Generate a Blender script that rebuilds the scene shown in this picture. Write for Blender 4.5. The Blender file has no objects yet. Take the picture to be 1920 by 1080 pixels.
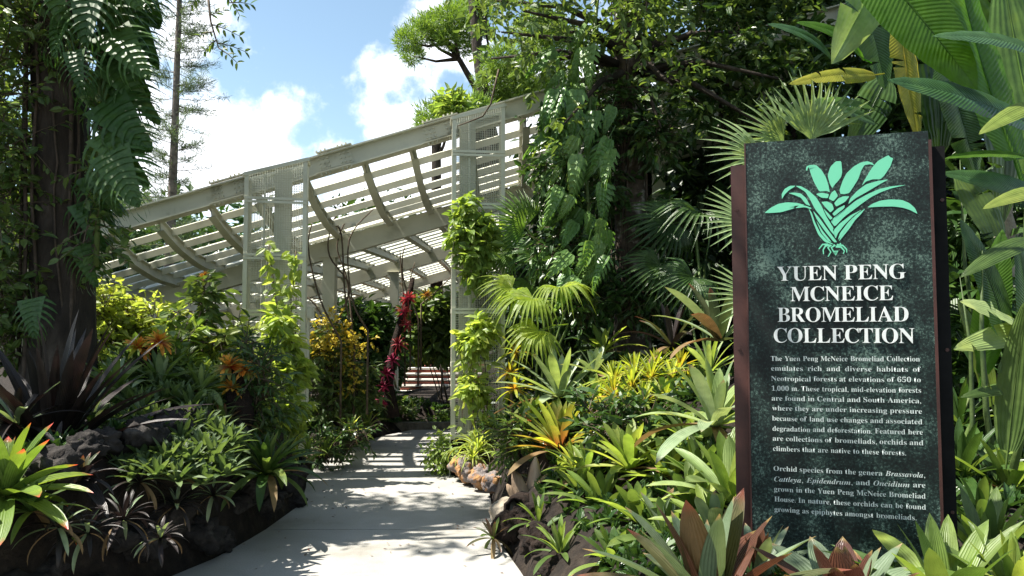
import bpy, bmesh, math, random
import numpy as np
from mathutils import Vector, Matrix, noise

# ------------------------------------------------------------------ camera
SC = bpy.context.scene
COL = SC.collection
F = 1400.0                      # focal length in photo pixels
PITCH = math.atan(80.0 / F)
CAMH = 1.6
cam_data = bpy.data.cameras.new('camera')
cam = bpy.data.objects.new('camera', cam_data)
COL.objects.link(cam)
cam.location = (0, 0, CAMH)
cam.rotation_euler = (math.radians(90) + PITCH, 0, 0)
cam_data.sensor_width = 36.0
cam_data.lens = 36.0 * F / 1920.0
cam_data.clip_start = 0.05
cam_data.clip_end = 2000
SC.camera = cam

# ------------------------------------------------------------------ light
SUN_DIR = Vector((-0.50, -0.04, 0.866)).normalized()       # towards the sun
world = bpy.data.worlds.new('World')
SC.world = world
world.use_nodes = True
SC.view_settings.view_transform = 'Standard'
SC.view_settings.look = 'None'
SC.view_settings.gamma = 1
SC.view_settings.use_curve_mapping = False
SC.view_settings.exposure = 1.6
sun_data = bpy.data.lights.new('sun', 'SUN')
sun_data.energy = 5.0
sun_data.angle = math.radians(0.5)
sun_data.color = (1.0, 0.95, 0.86)
sun = bpy.data.objects.new('sun', sun_data)
COL.objects.link(sun)
sun.rotation_euler = SUN_DIR.to_track_quat('Z', 'Y').to_euler()

def build_world():
    nt = world.node_tree
    N, L = nt.nodes, nt.links
    bg = N['Background']
    sky = N.new('ShaderNodeTexSky')
    sky.sky_type = 'NISHITA'
    sky.sun_disc = False
    sky.sun_elevation = math.asin(SUN_DIR.z)
    sky.sun_rotation = math.atan2(SUN_DIR.x, SUN_DIR.y)
    sky.air_density = 1.0
    sky.dust_density = 0.6
    sky.ozone_density = 1.2
    bg.inputs['Strength'].default_value = 0.074
    tc = N.new('ShaderNodeTexCoord')
    def vm(op, a, b=None):
        n = N.new('ShaderNodeVectorMath'); n.operation = op
        for i, v in enumerate((a, b)):
            if v is None: continue
            if hasattr(v, 'is_linked'): L.new(v, n.inputs[i])
            else: n.inputs[i].default_value = v
        return n
    def mt(op, a, b=0.0, clamp=False):
        n = N.new('ShaderNodeMath'); n.operation = op; n.use_clamp = clamp
        for i, v in enumerate((a, b)):
            if hasattr(v, 'is_linked'): L.new(v, n.inputs[i])
            else: n.inputs[i].default_value = v
        return n.outputs[0]
    v = vm('NORMALIZE', tc.outputs['Generated']).outputs[0]
    # cloud field: a few cumulus heads where the photo has them, plus loose clouds all round the dome
    n1 = N.new('ShaderNodeTexNoise'); L.new(v, n1.inputs['Vector'])
    n1.inputs['Scale'].default_value = 9.0; n1.inputs['Detail'].default_value = 9; n1.inputs['Roughness'].default_value = 0.58
    n2 = N.new('ShaderNodeTexNoise'); L.new(v, n2.inputs['Vector'])
    n2.inputs['Scale'].default_value = 2.6; n2.inputs['Detail'].default_value = 4
    heads = []
    def d(px, py):
        c, s = math.cos(PITCH), math.sin(PITCH)
        w = (540 - py) / F
        return Vector(((px - 960) / F, c - w * s, s + w * c)).normalized()
    for px, py, r in ((440, 290, .11), (520, 245, .075), (350, 320, .12), (300, 200, .10), (330, 60, .085), (560, 320, .08),
                      (650, 310, .07), (735, 150, .055), (800, 150, .075), (840, 90, .08), (730, 240, .075), (820, 230, .10), (620, 420, .2), (1000, 250, .2)):
        dist = vm('DISTANCE', v, tuple(d(px, py))).outputs['Value']
        h = mt('SUBTRACT', 1.0, mt('DIVIDE', dist, r))
        heads.append(h)
    m = heads[0]
    for h in heads[1:]:
        n = N.new('ShaderNodeMath'); n.operation = 'SMOOTH_MAX'
        L.new(m, n.inputs[0]); L.new(h, n.inputs[1]); n.inputs[2].default_value = 0.25
        m = n.outputs[0]
    nn = mt('MULTIPLY', mt('SUBTRACT', n1.outputs['Fac'], 0.5), 3.6)
    a = mt('ADD', mt('ADD', m, nn), -0.08)
    # loose clouds elsewhere, away from the part of the sky in view
    far = mt('SUBTRACT', vm('DISTANCE', v, tuple(d(560, 200))).outputs['Value'], 0.75, )
    far = mt('MULTIPLY', far, 2.0, True)
    b = mt('MULTIPLY', mt('SUBTRACT', mt('ADD', n2.outputs['Fac'], mt('MULTIPLY', nn, 0.06)), 0.56), 9.0, True)
    b = mt('MULTIPLY', b, far)
    c = mt('MAXIMUM', mt('MULTIPLY', a, 1.5, True), b)
    ramp = N.new('ShaderNodeMapRange'); ramp.interpolation_type = 'SMOOTHSTEP'
    L.new(c, ramp.inputs['Value'])
    shade = N.new('ShaderNodeMix'); shade.data_type = 'RGBA'
    L.new(n1.outputs['Fac'], shade.inputs['Factor'])
    shade.inputs['A'].default_value = (6.6, 7.0, 7.8, 1)
    shade.inputs['B'].default_value = (10.0, 10.1, 10.3, 1)
    gain = N.new('ShaderNodeMix'); gain.data_type = 'RGBA'; gain.blend_type = 'MULTIPLY'
    gain.inputs['Factor'].default_value = 1.0
    L.new(sky.outputs[0], gain.inputs['A']); gain.inputs['B'].default_value = (1.12, 1.12, 0.98, 1)
    mix = N.new('ShaderNodeMix'); mix.data_type = 'RGBA'
    L.new(ramp.outputs[0], mix.inputs['Factor'])
    L.new(gain.outputs['Result'], mix.inputs['A']); L.new(shade.outputs['Result'], mix.inputs['B'])
    L.new(mix.outputs['Result'], bg.inputs['Color'])
build_world()

# ------------------------------------------------------------------ helpers
def at(px, py, Y):
    c, s = math.cos(PITCH), math.sin(PITCH)
    w = (540 - py) / F
    dy, dz = c - w * s, s + w * c
    return Vector(((px - 960) / F * Y / dy, Y, CAMH + dz * Y / dy))

def tag(o, label=None, cat=None, group=None, kind=None):
    if label: o['label'] = label
    if cat: o['category'] = cat
    if group: o['group'] = group
    if kind: o['kind'] = kind
    return o

def empty(name, loc, label, cat, group=None, rz=0.0):
    o = bpy.data.objects.new(name, None)
    o.empty_display_size = 0.1
    COL.objects.link(o)
    o.location = loc
    o.rotation_euler = (0, 0, rz)
    return tag(o, label, cat, group)

def link(name, me, parent=None, mw=None):
    o = bpy.data.objects.new(name, me)
    COL.objects.link(o)
    if parent is not None: o.parent = parent
    if mw is not None: o.matrix_local = mw
    return o

class MB:
    """collects geometry for ONE mesh object; per vertex attributes u (along a leaf), v (across) and tint"""
    def __init__(s):
        s.V = []; s.F4 = []; s.F3 = []; s.A = []; s.n = 0
    def add(s, verts, quads=None, tris=None, attr=None):
        verts = np.asarray(verts, dtype=np.float32).reshape(-1, 3)
        s.V.append(verts)
        if quads is not None and len(quads): s.F4.append(np.asarray(quads, dtype=np.int32).reshape(-1, 4) + s.n)
        if tris is not None and len(tris): s.F3.append(np.asarray(tris, dtype=np.int32).reshape(-1, 3) + s.n)
        if attr is None: attr = np.zeros((len(verts), 3), dtype=np.float32)
        s.A.append(np.asarray(attr, dtype=np.float32).reshape(-1, 3))
        s.n += len(verts)
        return s
    def box(s, c, size, R=None):
        c = Vector(c); hx, hy, hz = (k / 2 for k in size)
        P = [Vector((x, y, z)) for x in (-hx, hx) for y in (-hy, hy) for z in (-hz, hz)]
        if R is not None: P = [R @ p for p in P]
        s.add([tuple(p + c) for p in P], quads=[(0, 1, 3, 2), (4, 6, 7, 5), (0, 4, 5, 1), (2, 3, 7, 6), (0, 2, 6, 4), (1, 5, 7, 3)])
        return s
    def tube(s, pts, rad, seg=6, cap=True, jit=0.0, rng=None):
        pts = [Vector(p) for p in pts]
        if not hasattr(rad, '__len__'): rad = [rad] * len(pts)
        n = len(pts); out = []; at_ = []
        prev = None
        for i, p in enumerate(pts):
            t = (pts[min(i + 1, n - 1)] - pts[max(i - 1, 0)])
            if t.length < 1e-9: t = Vector((0, 0, 1))
            t.normalize()
            if prev is None:
                a = t.orthogonal().normalized()
            else:
                a = prev - t * prev.dot(t)
                a = a.normalized() if a.length > 1e-6 else t.orthogonal().normalized()
            prev = a
            b = t.cross(a)
            for k in range(seg):
                th = 2 * math.pi * k / seg
                r = rad[i] * (1 + (rng.uniform(-jit, jit) if rng else 0))
                out.append(tuple(p + (a * math.cos(th) + b * math.sin(th)) * r))
                at_.append((i / max(1, n - 1), k / seg, 0))
        q = [(i * seg + k, i * seg + (k + 1) % seg, (i + 1) * seg + (k + 1) % seg, (i + 1) * seg + k) for i in range(n - 1) for k in range(seg)]
        base = s.n
        s.add(out, quads=q, attr=at_)
        if cap:
            c0 = [(0, k + 1, k) for k in range(1, seg - 1)]
            o = (n - 1) * seg
            c1 = [(o, o + k, o + k + 1) for k in range(1, seg - 1)]
            s.F3.append(np.asarray(c0 + c1, dtype=np.int32) + base)
        return s
    def mesh(s, name, mat, smooth=False):
        me = bpy.data.meshes.new(name)
        V = np.concatenate(s.V) if s.V else np.zeros((0, 3), np.float32)
        A = np.concatenate(s.A) if s.A else np.zeros((0, 3), np.float32)
        f4 = np.concatenate(s.F4) if s.F4 else np.zeros((0, 4), np.int32)
        f3 = np.concatenate(s.F3) if s.F3 else np.zeros((0, 3), np.int32)
        me.vertices.add(len(V)); me.vertices.foreach_set('co', V.ravel())
        nl = len(f4) * 4 + len(f3) * 3
        me.loops.add(nl)
        me.loops.foreach_set('vertex_index', np.concatenate([f4.ravel(), f3.ravel()]).astype(np.int32))
        nf = len(f4) + len(f3)
        me.polygons.add(nf)
        starts = np.concatenate([np.arange(len(f4)) * 4, len(f4) * 4 + np.arange(len(f3)) * 3]).astype(np.int32)
        me.polygons.foreach_set('loop_start', starts)
        me.update(calc_edges=True)
        for i, nm in enumerate(('u', 'v', 'tint')):
            at_ = me.attributes.new(nm, 'FLOAT', 'POINT')
            at_.data.foreach_set('value', np.ascontiguousarray(A[:, i]))
        me.polygons.foreach_set('use_smooth', np.full(nf, bool(smooth)))
        if mat is not None: me.materials.append(mat)
        me.validate()
        return me
    def build(s, name, mat, parent=None, smooth=False):
        return link(name, s.mesh(name, mat, smooth), parent)

# ------------------------------------------------------------------ materials
def newmat(name):
    m = bpy.data.materials.new(name); m.use_nodes = True
    nt = m.node_tree
    return m, nt.nodes, nt.links, nt.nodes['Principled BSDF'], nt.nodes['Material Output']

def c4(c): return (c[0], c[1], c[2], 1)

def noise_node(N, L, vec, scale, detail=4, rough=0.55):
    n = N.new('ShaderNodeTexNoise'); n.inputs['Scale'].default_value = scale
    n.inputs['Detail'].default_value = detail; n.inputs['Roughness'].default_value = rough
    if vec is not None: L.new(vec, n.inputs['Vector'])
    return n

def ramp_node(N, L, fac, stops):
    r = N.new('ShaderNodeValToRGB')
    e = r.color_ramp.elements
    while len(e) < len(stops): e.new(0.5)
    for i, (p, c) in enumerate(stops):
        e[i].position = p; e[i].color = c4(c) if len(c) == 3 else c
    L.new(fac, r.inputs[0])
    return r

def leafmat(name, c1, c2, base=None, tip=None, transl=0.35, rough=0.38, ribs=0.0, spots=None, tipstart=0.75, tcol=None, spec=0.4):
    m, N, L, bsdf, out = newmat(name)
    def attr(n):
        a = N.new('ShaderNodeAttribute'); a.attribute_name = n; return a.outputs['Fac']
    oi = N.new('ShaderNodeObjectInfo')
    s = N.new('ShaderNodeMath'); s.operation = 'ADD'; L.new(attr('tint'), s.inputs[0]); L.new(oi.outputs['Random'], s.inputs[1])
    fr = N.new('ShaderNodeMath'); fr.operation = 'FRACT'; L.new(s.outputs[0], fr.inputs[0])
    col = ramp_node(N, L, fr.outputs[0], [(0.0, c1), (1.0, c2)]).outputs[0]
    tc = N.new('ShaderNodeTexCoord')
    nz = noise_node(N, L, tc.outputs['Object'], 14, 3)
    big = noise_node(N, L, tc.outputs['Object'], 5, 3)
    rb = ramp_node(N, L, big.outputs['Fac'], [(.35, (.85, .92, .85)), (.6, (1.0, 1.0, 1.0)), (.75, (1.35, 1.2, .9))])
    age = N.new('ShaderNodeMix'); age.data_type = 'RGBA'; age.blend_type = 'MULTIPLY'; age.inputs['Factor'].default_value = 1.0
    L.new(col, age.inputs['A']); L.new(rb.outputs[0], age.inputs['B']); col = age.outputs['Result']
    dark = N.new('ShaderNodeMix'); dark.data_type = 'RGBA'; dark.blend_type = 'MULTIPLY'
    r = ramp_node(N, L, nz.outputs['Fac'], [(0.3, (0.78, 0.8, 0.7)), (0.65, (1.2, 1.16, 1.1))])
    dark.inputs['Factor'].default_value = 1.0
    L.new(col, dark.inputs['A']); L.new(r.outputs[0], dark.inputs['B'])
    col = dark.outputs['Result']
    u = attr('u')
    def blend(col, other, lo, hi, vec=u):
        mr = N.new('ShaderNodeMapRange'); mr.interpolation_type = 'SMOOTHSTEP'
        ad = N.new('ShaderNodeMath'); ad.operation = 'ADD'
        ns = N.new('ShaderNodeMath'); ns.operation = 'MULTIPLY_ADD'; L.new(nz.outputs['Fac'], ns.inputs[0]); ns.inputs[1].default_value = 0.25; ns.inputs[2].default_value = -0.125
        L.new(vec, ad.inputs[0]); L.new(ns.outputs[0], ad.inputs[1])
        L.new(ad.outputs[0], mr.inputs['Value'])
        mr.inputs['From Min'].default_value = lo; mr.inputs['From Max'].default_value = hi
        mx = N.new('ShaderNodeMix'); mx.data_type = 'RGBA'
        L.new(mr.outputs[0], mx.inputs['Factor']); L.new(col, mx.inputs['A']); mx.inputs['B'].default_value = c4(other)
        return mx.outputs['Result']
    if base: 
        inv = N.new('ShaderNodeMath'); inv.operation = 'SUBTRACT'; inv.inputs[0].default_value = 1.0; L.new(u, inv.inputs[1])
        col = blend(col, base, 0.35, 0.95, inv.outputs[0])
    if tip: col = blend(col, tip, tipstart, 1.0)
    if spots:
        n3 = noise_node(N, L, tc.outputs['Object'], 45, 2)
        rr = N.new('ShaderNodeMapRange'); L.new(n3.outputs['Fac'], rr.inputs['Value'])
        rr.inputs['From Min'].default_value = 0.6; rr.inputs['From Max'].default_value = 0.7
        mx = N.new('ShaderNodeMix'); mx.data_type = 'RGBA'
        L.new(rr.outputs[0], mx.inputs['Factor']); L.new(col, mx.inputs['A']); mx.inputs['B'].default_value = c4(spots)
        col = mx.outputs['Result']
    L.new(col, bsdf.inputs['Base Color'])
    bsdf.inputs['Roughness'].default_value = rough
    bsdf.inputs['Specular IOR Level'].default_value = spec
    # fine lengthwise veins (and side veins on the big blades)
    wv = N.new('ShaderNodeMath'); wv.operation = 'SINE'
    mu = N.new('ShaderNodeMath'); mu.operation = 'MULTIPLY'
    L.new(attr('v') if not ribs else u, mu.inputs[0]); mu.inputs[1].default_value = 26.0 if not ribs else ribs
    if ribs:
        av = N.new('ShaderNodeMath'); av.operation = 'ABSOLUTE'; L.new(attr('v'), av.inputs[0])
        ma = N.new('ShaderNodeMath'); ma.operation = 'MULTIPLY_ADD'
        L.new(av.outputs[0], ma.inputs[0]); ma.inputs[1].default_value = -0.10 * ribs; L.new(mu.outputs[0], ma.inputs[2])
        L.new(ma.outputs[0], wv.inputs[0])
    else: L.new(mu.outputs[0], wv.inputs[0])
    bp = N.new('ShaderNodeBump'); bp.inputs['Strength'].default_value = 0.35; bp.inputs['Distance'].default_value = 0.004
    L.new(wv.outputs[0], bp.inputs['Height']); L.new(bp.outputs[0], bsdf.inputs['Normal'])
    tr = N.new('ShaderNodeBsdfTranslucent')
    tm = N.new('ShaderNodeMix'); tm.data_type = 'RGBA'; tm.blend_type = 'MULTIPLY'; tm.inputs['Factor'].default_value = 1.0
    L.new(col, tm.inputs['A']); tm.inputs['B'].default_value = c4(tcol or (2.1, 2.0, 0.95))
    L.new(tm.outputs['Result'], tr.inputs['Color'])
    mx = N.new('ShaderNodeMixShader'); mx.inputs[0].default_value = transl
    L.new(bsdf.outputs[0], mx.inputs[1]); L.new(tr.outputs[0], mx.inputs[2])
    L.new(mx.outputs[0], out.inputs['Surface'])
    return m

def roughmat(name, stops, scale=6, rough=0.85, bump=0.5, bscale=None, dist=0.02, metal=0.0, detail=8, streak=None, spec=0.3):
    m, N, L, bsdf, out = newmat(name)
    tc = N.new('ShaderNodeTexCoord')
    vec = tc.outputs['Object']
    if streak:
        mp = N.new('ShaderNodeMapping'); mp.inputs['Scale'].default_value = streak
        L.new(vec, mp.inputs[0]); vec = mp.outputs[0]
    n = noise_node(N, L, vec, scale, detail, 0.6)
    r = ramp_node(N, L, n.outputs['Fac'], stops)
    L.new(r.outputs[0], bsdf.inputs['Base Color'])
    bsdf.inputs['Roughness'].default_value = rough
    bsdf.inputs['Metallic'].default_value = metal
    bsdf.inputs['Specular IOR Level'].default_value = spec
    if bump:
        n2 = noise_node(N, L, vec, bscale or scale * 3, 8, 0.65)
        bp = N.new('ShaderNodeBump'); bp.inputs['Strength'].default_value = bump; bp.inputs['Distance'].default_value = dist
        L.new(n2.outputs['Fac'], bp.inputs['Height']); L.new(bp.outputs[0], bsdf.inputs['Normal'])
    return m

MT = {}
# greens
MT['mid'] = leafmat('leaf_mid_green', (.05, .095, .025), (.12, .17, .05), transl=.35)
MT['carpet'] = leafmat('leaf_carpet_green', (.06, .10, .04), (.12, .17, .075), transl=.3, rough=.45)
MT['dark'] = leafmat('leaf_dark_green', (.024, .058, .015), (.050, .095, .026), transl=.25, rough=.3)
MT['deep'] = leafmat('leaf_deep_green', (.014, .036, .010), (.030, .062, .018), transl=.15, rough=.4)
MT['fresh'] = leafmat('leaf_fresh_green', (.11, .18, .04), (.22, .29, .075), transl=.42)
MT['lime'] = leafmat('leaf_lime', (.20, .26, .06), (.34, .38, .10), transl=.45)
MT['vine'] = leafmat('leaf_vine_lime', (.18, .26, .06), (.31, .37, .11), transl=.5)
MT['needle'] = leafmat('needle_green', (.08, .15, .03), (.17, .26, .05), transl=.35, rough=.6)
MT['pine'] = leafmat('needle_grey_green', (.05, .085, .05), (.09, .13, .07), transl=.3, rough=.6)
MT['silver'] = leafmat('leaf_silver_green', (.16, .22, .13), (.26, .32, .21), tip=(.25, .2, .14), transl=.2, tipstart=.9)
MT['paleb'] = leafmat('leaf_pale_bromeliad', (.17, .24, .09), (.27, .34, .15), transl=.3)
MT['redtip'] = leafmat('leaf_green_red_tip', (.09, .16, .03), (.15, .21, .04), tip=(.55, .06, .05), tipstart=.86, transl=.3)
MT['orange'] = leafmat('leaf_orange_green', (.16, .19, .03), (.27, .22, .05), base=(.34, .11, .04), tip=(.14, .18, .03), tipstart=.8, transl=.4, tcol=(1.6, 1.5, .9))
MT['flame'] = leafmat('leaf_flame_orange', (.65, .22, .03), (.75, .42, .06), base=(.45, .05, .02), transl=.4, tcol=(1.2, 1.1, .8))
MT['red'] = leafmat('leaf_red', (.34, .04, .05), (.45, .10, .09), base=(.25, .01, .05), transl=.35, tcol=(1.5, 1.1, 1.1))
MT['magenta'] = leafmat('leaf_magenta', (.25, .015, .07), (.40, .03, .10), transl=.3, tcol=(1.5, 1.1, 1.1))
MT['purple'] = leafmat('leaf_purple_brown', (.011, .009, .009), (.026, .017, .017), transl=.10, rough=.42, tcol=(1.6, 1.1, 1.0))
MT['bronze'] = leafmat('leaf_bronze_green', (.05, .075, .03), (.10, .06, .035), tip=(.16, .05, .03), tipstart=.8, transl=.25, tcol=(1.6, 1.5, 1.0))
MT['brown'] = leafmat('leaf_brown_red', (.07, .03, .025), (.12, .05, .03), tip=(.2, .14, .05), tipstart=.9, transl=.2, tcol=(1.6, 1.3, 1.0))
MT['greygreen'] = leafmat('leaf_grey_green', (.09, .13, .09), (.16, .21, .14), tip=(.30, .2, .10), tipstart=.9, transl=.22)
MT['yellow'] = leafmat('petal_yellow', (.50, .37, .05), (.60, .48, .08), transl=.4, tcol=(1.2, 1.2, .8))
MT['yellowgreen'] = leafmat('leaf_yellow_green', (.20, .28, .03), (.34, .36, .05), base=(.34, .26, .04), transl=.45, tcol=(1.6, 1.6, .8))
MT['dead'] = leafmat('leaf_dead', (.16, .10, .05), (.26, .18, .09), transl=.2, rough=.7, tcol=(1.3, 1.1, .8))
MT['croton'] = leafmat('leaf_yellow_lime', (.30, .32, .03), (.45, .40, .05), base=(.5, .25, .04), transl=.45, tcol=(1.6, 1.5, .8))
MT['banana'] = leafmat('blade_green', (.06, .14, .02), (.10, .19, .03), ribs=260, transl=.6, rough=.33, tcol=(2.3, 2.6, .5))
MT['bananadark'] = leafmat('blade_dark_green', (.035, .085, .035), (.055, .11, .04), ribs=260, transl=.28, rough=.3)
MT['bananayellow'] = leafmat('blade_yellow', (.24, .26, .035), (.36, .33, .05), ribs=220, transl=.5, rough=.4, tcol=(1.7, 1.6, .7))
MT['monstera'] = leafmat('leaf_monstera', (.030, .075, .016), (.060, .12, .028), transl=.22, rough=.42, spec=.3)
MT['monsterapale'] = leafmat('leaf_climber_bright', (.08, .17, .045), (.17, .27, .09), transl=.30, rough=.32)
MT['fan'] = leafmat('frond_green', (.06, .13, .03), (.10, .18, .04), transl=.35, rough=.36)
MT['fanlime'] = leafmat('frond_lime', (.16, .24, .03), (.26, .32, .05), transl=.5)
MT['fanpale'] = leafmat('frond_pale', (.17, .25, .12), (.24, .33, .16), transl=.35)
MT['stem'] = roughmat('green_stem', [(.3, (.06, .11, .03)), (.7, (.13, .17, .05))], 8, .5, .2)
MT['stemdark'] = roughmat('heliconia_stalk', [(.3, (.025, .05, .015)), (.7, (.07, .10, .03))], 8, .5, .2)
MT['twig'] = roughmat('brown_twig', [(.3, (.06, .04, .025)), (.7, (.13, .10, .07))], 12, .85, .4)
MT['bark'] = roughmat('bark', [(.3, (.012, .009, .007)), (.5, (.035, .026, .019)), (.72, (.09, .07, .055))], 5, .9, .9, 10, .05, streak=(1, 1, .35))
MT['barkpale'] = roughmat('bark_lichen', [(.35, (.03, .022, .016)), (.55, (.07, .05, .035)), (.62, (.22, .2, .17)), (.8, (.3, .28, .24))], 7, .9, .8, 12, .04)
MT['barkgrey'] = roughmat('bark_grey', [(.3, (.07, .055, .045)), (.7, (.2, .17, .14))], 6, .9, .7, 14, .04)
MT['root'] = roughmat('aerial_root', [(.3, (.03, .022, .015)), (.7, (.10, .07, .05))], 10, .85, .5)
MT['paint'] = roughmat('cream_paint', [(.25, (.32, .31, .23)), (.42, (.50, .49, .39)), (.75, (.58, .57, .47))], 2.2, .55, .12, 30, .004, detail=10)
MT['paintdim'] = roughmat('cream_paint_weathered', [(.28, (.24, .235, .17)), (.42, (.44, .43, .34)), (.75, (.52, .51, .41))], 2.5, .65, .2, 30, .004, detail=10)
MT['steel'] = roughmat('galvanised_mesh', [(.3, (.42, .44, .38)), (.7, (.56, .58, .50))], 5, .5, .0)
MT['black'] = roughmat('black_plinth_post_shade', [(.3, (.003, .003, .003)), (.7, (.009, .009, .009))], 8, .8, .1, spec=.15)
MT['rust'] = roughmat('rust_brown_steel', [(.3, (.03, .011, .009)), (.6, (.062, .022, .017)), (.8, (.09, .034, .025))], 5, .55, .25, 40, .003, spec=.4)
MT['rockdark'] = roughmat('dark_lava_rock', [(.3, (.010, .009, .009)), (.55, (.035, .03, .027)), (.78, (.10, .09, .08))], 7, .95, 1.0, 16, .05)
MT['rockpale'] = roughmat('pale_rock', [(.3, (.14, .11, .08)), (.55, (.3, .26, .2)), (.8, (.45, .4, .33))], 6, .9, .8, 14, .04)
MT['rockmoss'] = roughmat('rusty_rock', [(.32, (.07, .06, .06)), (.5, (.2, .17, .16)), (.58, (.3, .15, .06)), (.75, (.42, .26, .12))], 8, .9, .9, 18, .04)
MT['wood'] = roughmat('driftwood', [(.3, (.07, .05, .035)), (.5, (.25, .18, .12)), (.75, (.42, .33, .24))], 5, .85, .9, 9, .04, streak=(1.0, 1.0, .18))
MT['fibre'] = roughmat('fern_root_mound', [(.3, (.006, .004, .003)), (.6, (.028, .017, .012)), (.8, (.07, .042, .03))], 10, 1, 1.0, 40, .05)
MT['soil'] = roughmat('soil', [(.3, (.008, .006, .005)), (.55, (.022, .016, .012)), (.8, (.055, .042, .03))], 9, 1, 1.0, 22, .05)
MT['redbrick'] = roughmat('red_riser', [(.3, (.22, .06, .045)), (.7, (.36, .12, .09))], 9, .85, .3)
MT['tread'] = roughmat('pale_tread', [(.3, (.5, .46, .4)), (.7, (.66, .62, .56))], 9, .85, .3)
MT['rubble'] = roughmat('kerb_stone', [(.3, (.05, .045, .035)), (.7, (.2, .18, .14))], 12, .9, .7)

def path_material():
    m, N, L, bsdf, out = newmat('concrete')
    tc = N.new('ShaderNodeTexCoord')
    a = noise_node(N, L, tc.outputs['Object'], 1.3, 8, .6)
    b = noise_node(N, L, tc.outputs['Object'], 90, 3, .7)
    r = ramp_node(N, L, a.outputs['Fac'], [(.3, (.19, .18, .155)), (.43, (.265, .255, .23)), (.6, (.30, .29, .27)), (.75, (.25, .24, .22))])
    r2 = ramp_node(N, L, b.outputs['Fac'], [(.25, (.80, .80, .80)), (.6, (1.04, 1.04, 1.04))])
    mx = N.new('ShaderNodeMix'); mx.data_type = 'RGBA'; mx.blend_type = 'MULTIPLY'; mx.inputs['Factor'].default_value = 1
    L.new(r.outputs[0], mx.inputs['A']); L.new(r2.outputs[0], mx.inputs['B'])
    L.new(mx.outputs['Result'], bsdf.inputs['Base Color'])
    bsdf.inputs['Roughness'].default_value = .85
    bp = N.new('ShaderNodeBump'); bp.inputs['Strength'].default_value = .35; bp.inputs['Distance'].default_value = .004
    L.new(b.outputs['Fac'], bp.inputs['Height']); L.new(bp.outputs[0], bsdf.inputs['Normal'])
    return m
MT['concrete'] = path_material()

def slate_material():
    m, N, L, bsdf, out = newmat('sign_slate')
    tc = N.new('ShaderNodeTexCoord')
    a = noise_node(N, L, tc.outputs['Object'], 4.5, 6, .6)
    b = noise_node(N, L, tc.outputs['Object'], 85, 3, .8)
    e = noise_node(N, L, tc.outputs['Object'], 55, 6, .8)
    s1 = N.new('ShaderNodeMath'); s1.operation = 'MULTIPLY_ADD'; L.new(b.outputs['Fac'], s1.inputs[0]); s1.inputs[1].default_value = .75
    am = N.new('ShaderNodeMath'); am.operation = 'MULTIPLY_ADD'; am.inputs[1].default_value = .7; am.inputs[2].default_value = .05; L.new(a.outputs['Fac'], am.inputs[0]); L.new(am.outputs[0], s1.inputs[2])
    s2 = N.new('ShaderNodeMath'); s2.operation = 'MULTIPLY_ADD'; L.new(e.outputs['Fac'], s2.inputs[0]); s2.inputs[1].default_value = .45; L.new(s1.outputs[0], s2.inputs[2])
    r = ramp_node(N, L, s2.outputs[0], [(.72, (.006, .012, .012)), (.95, (.028, .055, .050)), (1.0, (.06, .11, .095))])
    mr = N.new('ShaderNodeMapRange'); L.new(s2.outputs[0], mr.inputs['Value'])
    mr.inputs['From Min'].default_value = .72; mr.inputs['From Max'].default_value = 1.28
    r = ramp_node(N, L, mr.outputs[0], [(.28, (.001, .003, .003)), (.47, (.005, .013, .011)), (.60, (.020, .040, .034)), (.76, (.10, .155, .125))])
    L.new(r.outputs[0], bsdf.inputs['Base Color'])
    bsdf.inputs['Roughness'].default_value = .55; bsdf.inputs['Specular IOR Level'].default_value = .3
    return m
MT['slate'] = slate_material()
def flat(name, c, rough=.5):
    m, N, L, b, o = newmat(name); b.inputs['Base Color'].default_value = c4(c); b.inputs['Roughness'].default_value = rough
    return m
MT['mint'] = flat('mint_print', (.13, .50, .31))
MT['white'] = flat('white_letter', (.62, .64, .62), .45)
MT['print'] = flat('pale_print', (.50, .55, .52), .5)

# ------------------------------------------------------------------ plan: path edges and the shape of the beds
LE = [(-6, -2.6), (2.0, -2.7), (4.0, -2.45), (4.87, -2.26), (5.4, -2.08), (6.05, -1.99), (7.0, -1.95), (7.8, -2.12), (8.45, -2.3), (9.5, -2.3), (10.77, -2.1), (11.4, -2.02), (12.2, -1.6)]
RE = [(-6, .9), (2.0, .45), (4.0, .18), (4.87, .10), (5.6, -.06), (6.5, -.16), (7.47, -.22), (8.0, -.45), (8.36, -.66), (8.9, -.80), (9.6, -.72), (10.4, .2), (11.0, 1.6), (12.2, 3.4)]
def xl(Y): return float(np.interp(Y, [a for a, b in LE], [b for a, b in LE]))
def xr(Y): return float(np.interp(Y, [a for a, b in RE], [b for a, b in RE]))
def sm(t): t = min(1, max(0, t)); return t * t * (3 - 2 * t)
def edge_dist(X, Y):
    if Y > 12.2: return 1.0 + (Y - 12.2) if Y > 13.2 else max(Y - 12.2, 0.0)
    return max(xl(Y) - X, X - xr(Y))
def base_h(X, Y):
    d = edge_dist(X, Y)
    if d <= 0: return -.10
    right = X > (xl(Y) + xr(Y)) / 2 if Y < 12.2 else X > 0
    fade = sm((30 - Y) / 14)
    if Y >= 12.2:
        h = .06 + .25 * sm(d / 2.0) * fade
    elif right:
        h = .10 + .35 * sm(d / .5) + .5 * sm((d - .4) / 1.5) * sm((Y - 3.8) / 2)
    else:
        h = .10 + .27 * sm(d / .45) + .38 * sm((d - .4) / 1.8)
        h -= .3 * sm((Y - 7.5) / 3)
    return h * sm(d / .07) - .10 * (1 - sm(d / .07))
BASES = []      # (X, Y, z) where plants root; the ground is shaped to carry them
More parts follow.
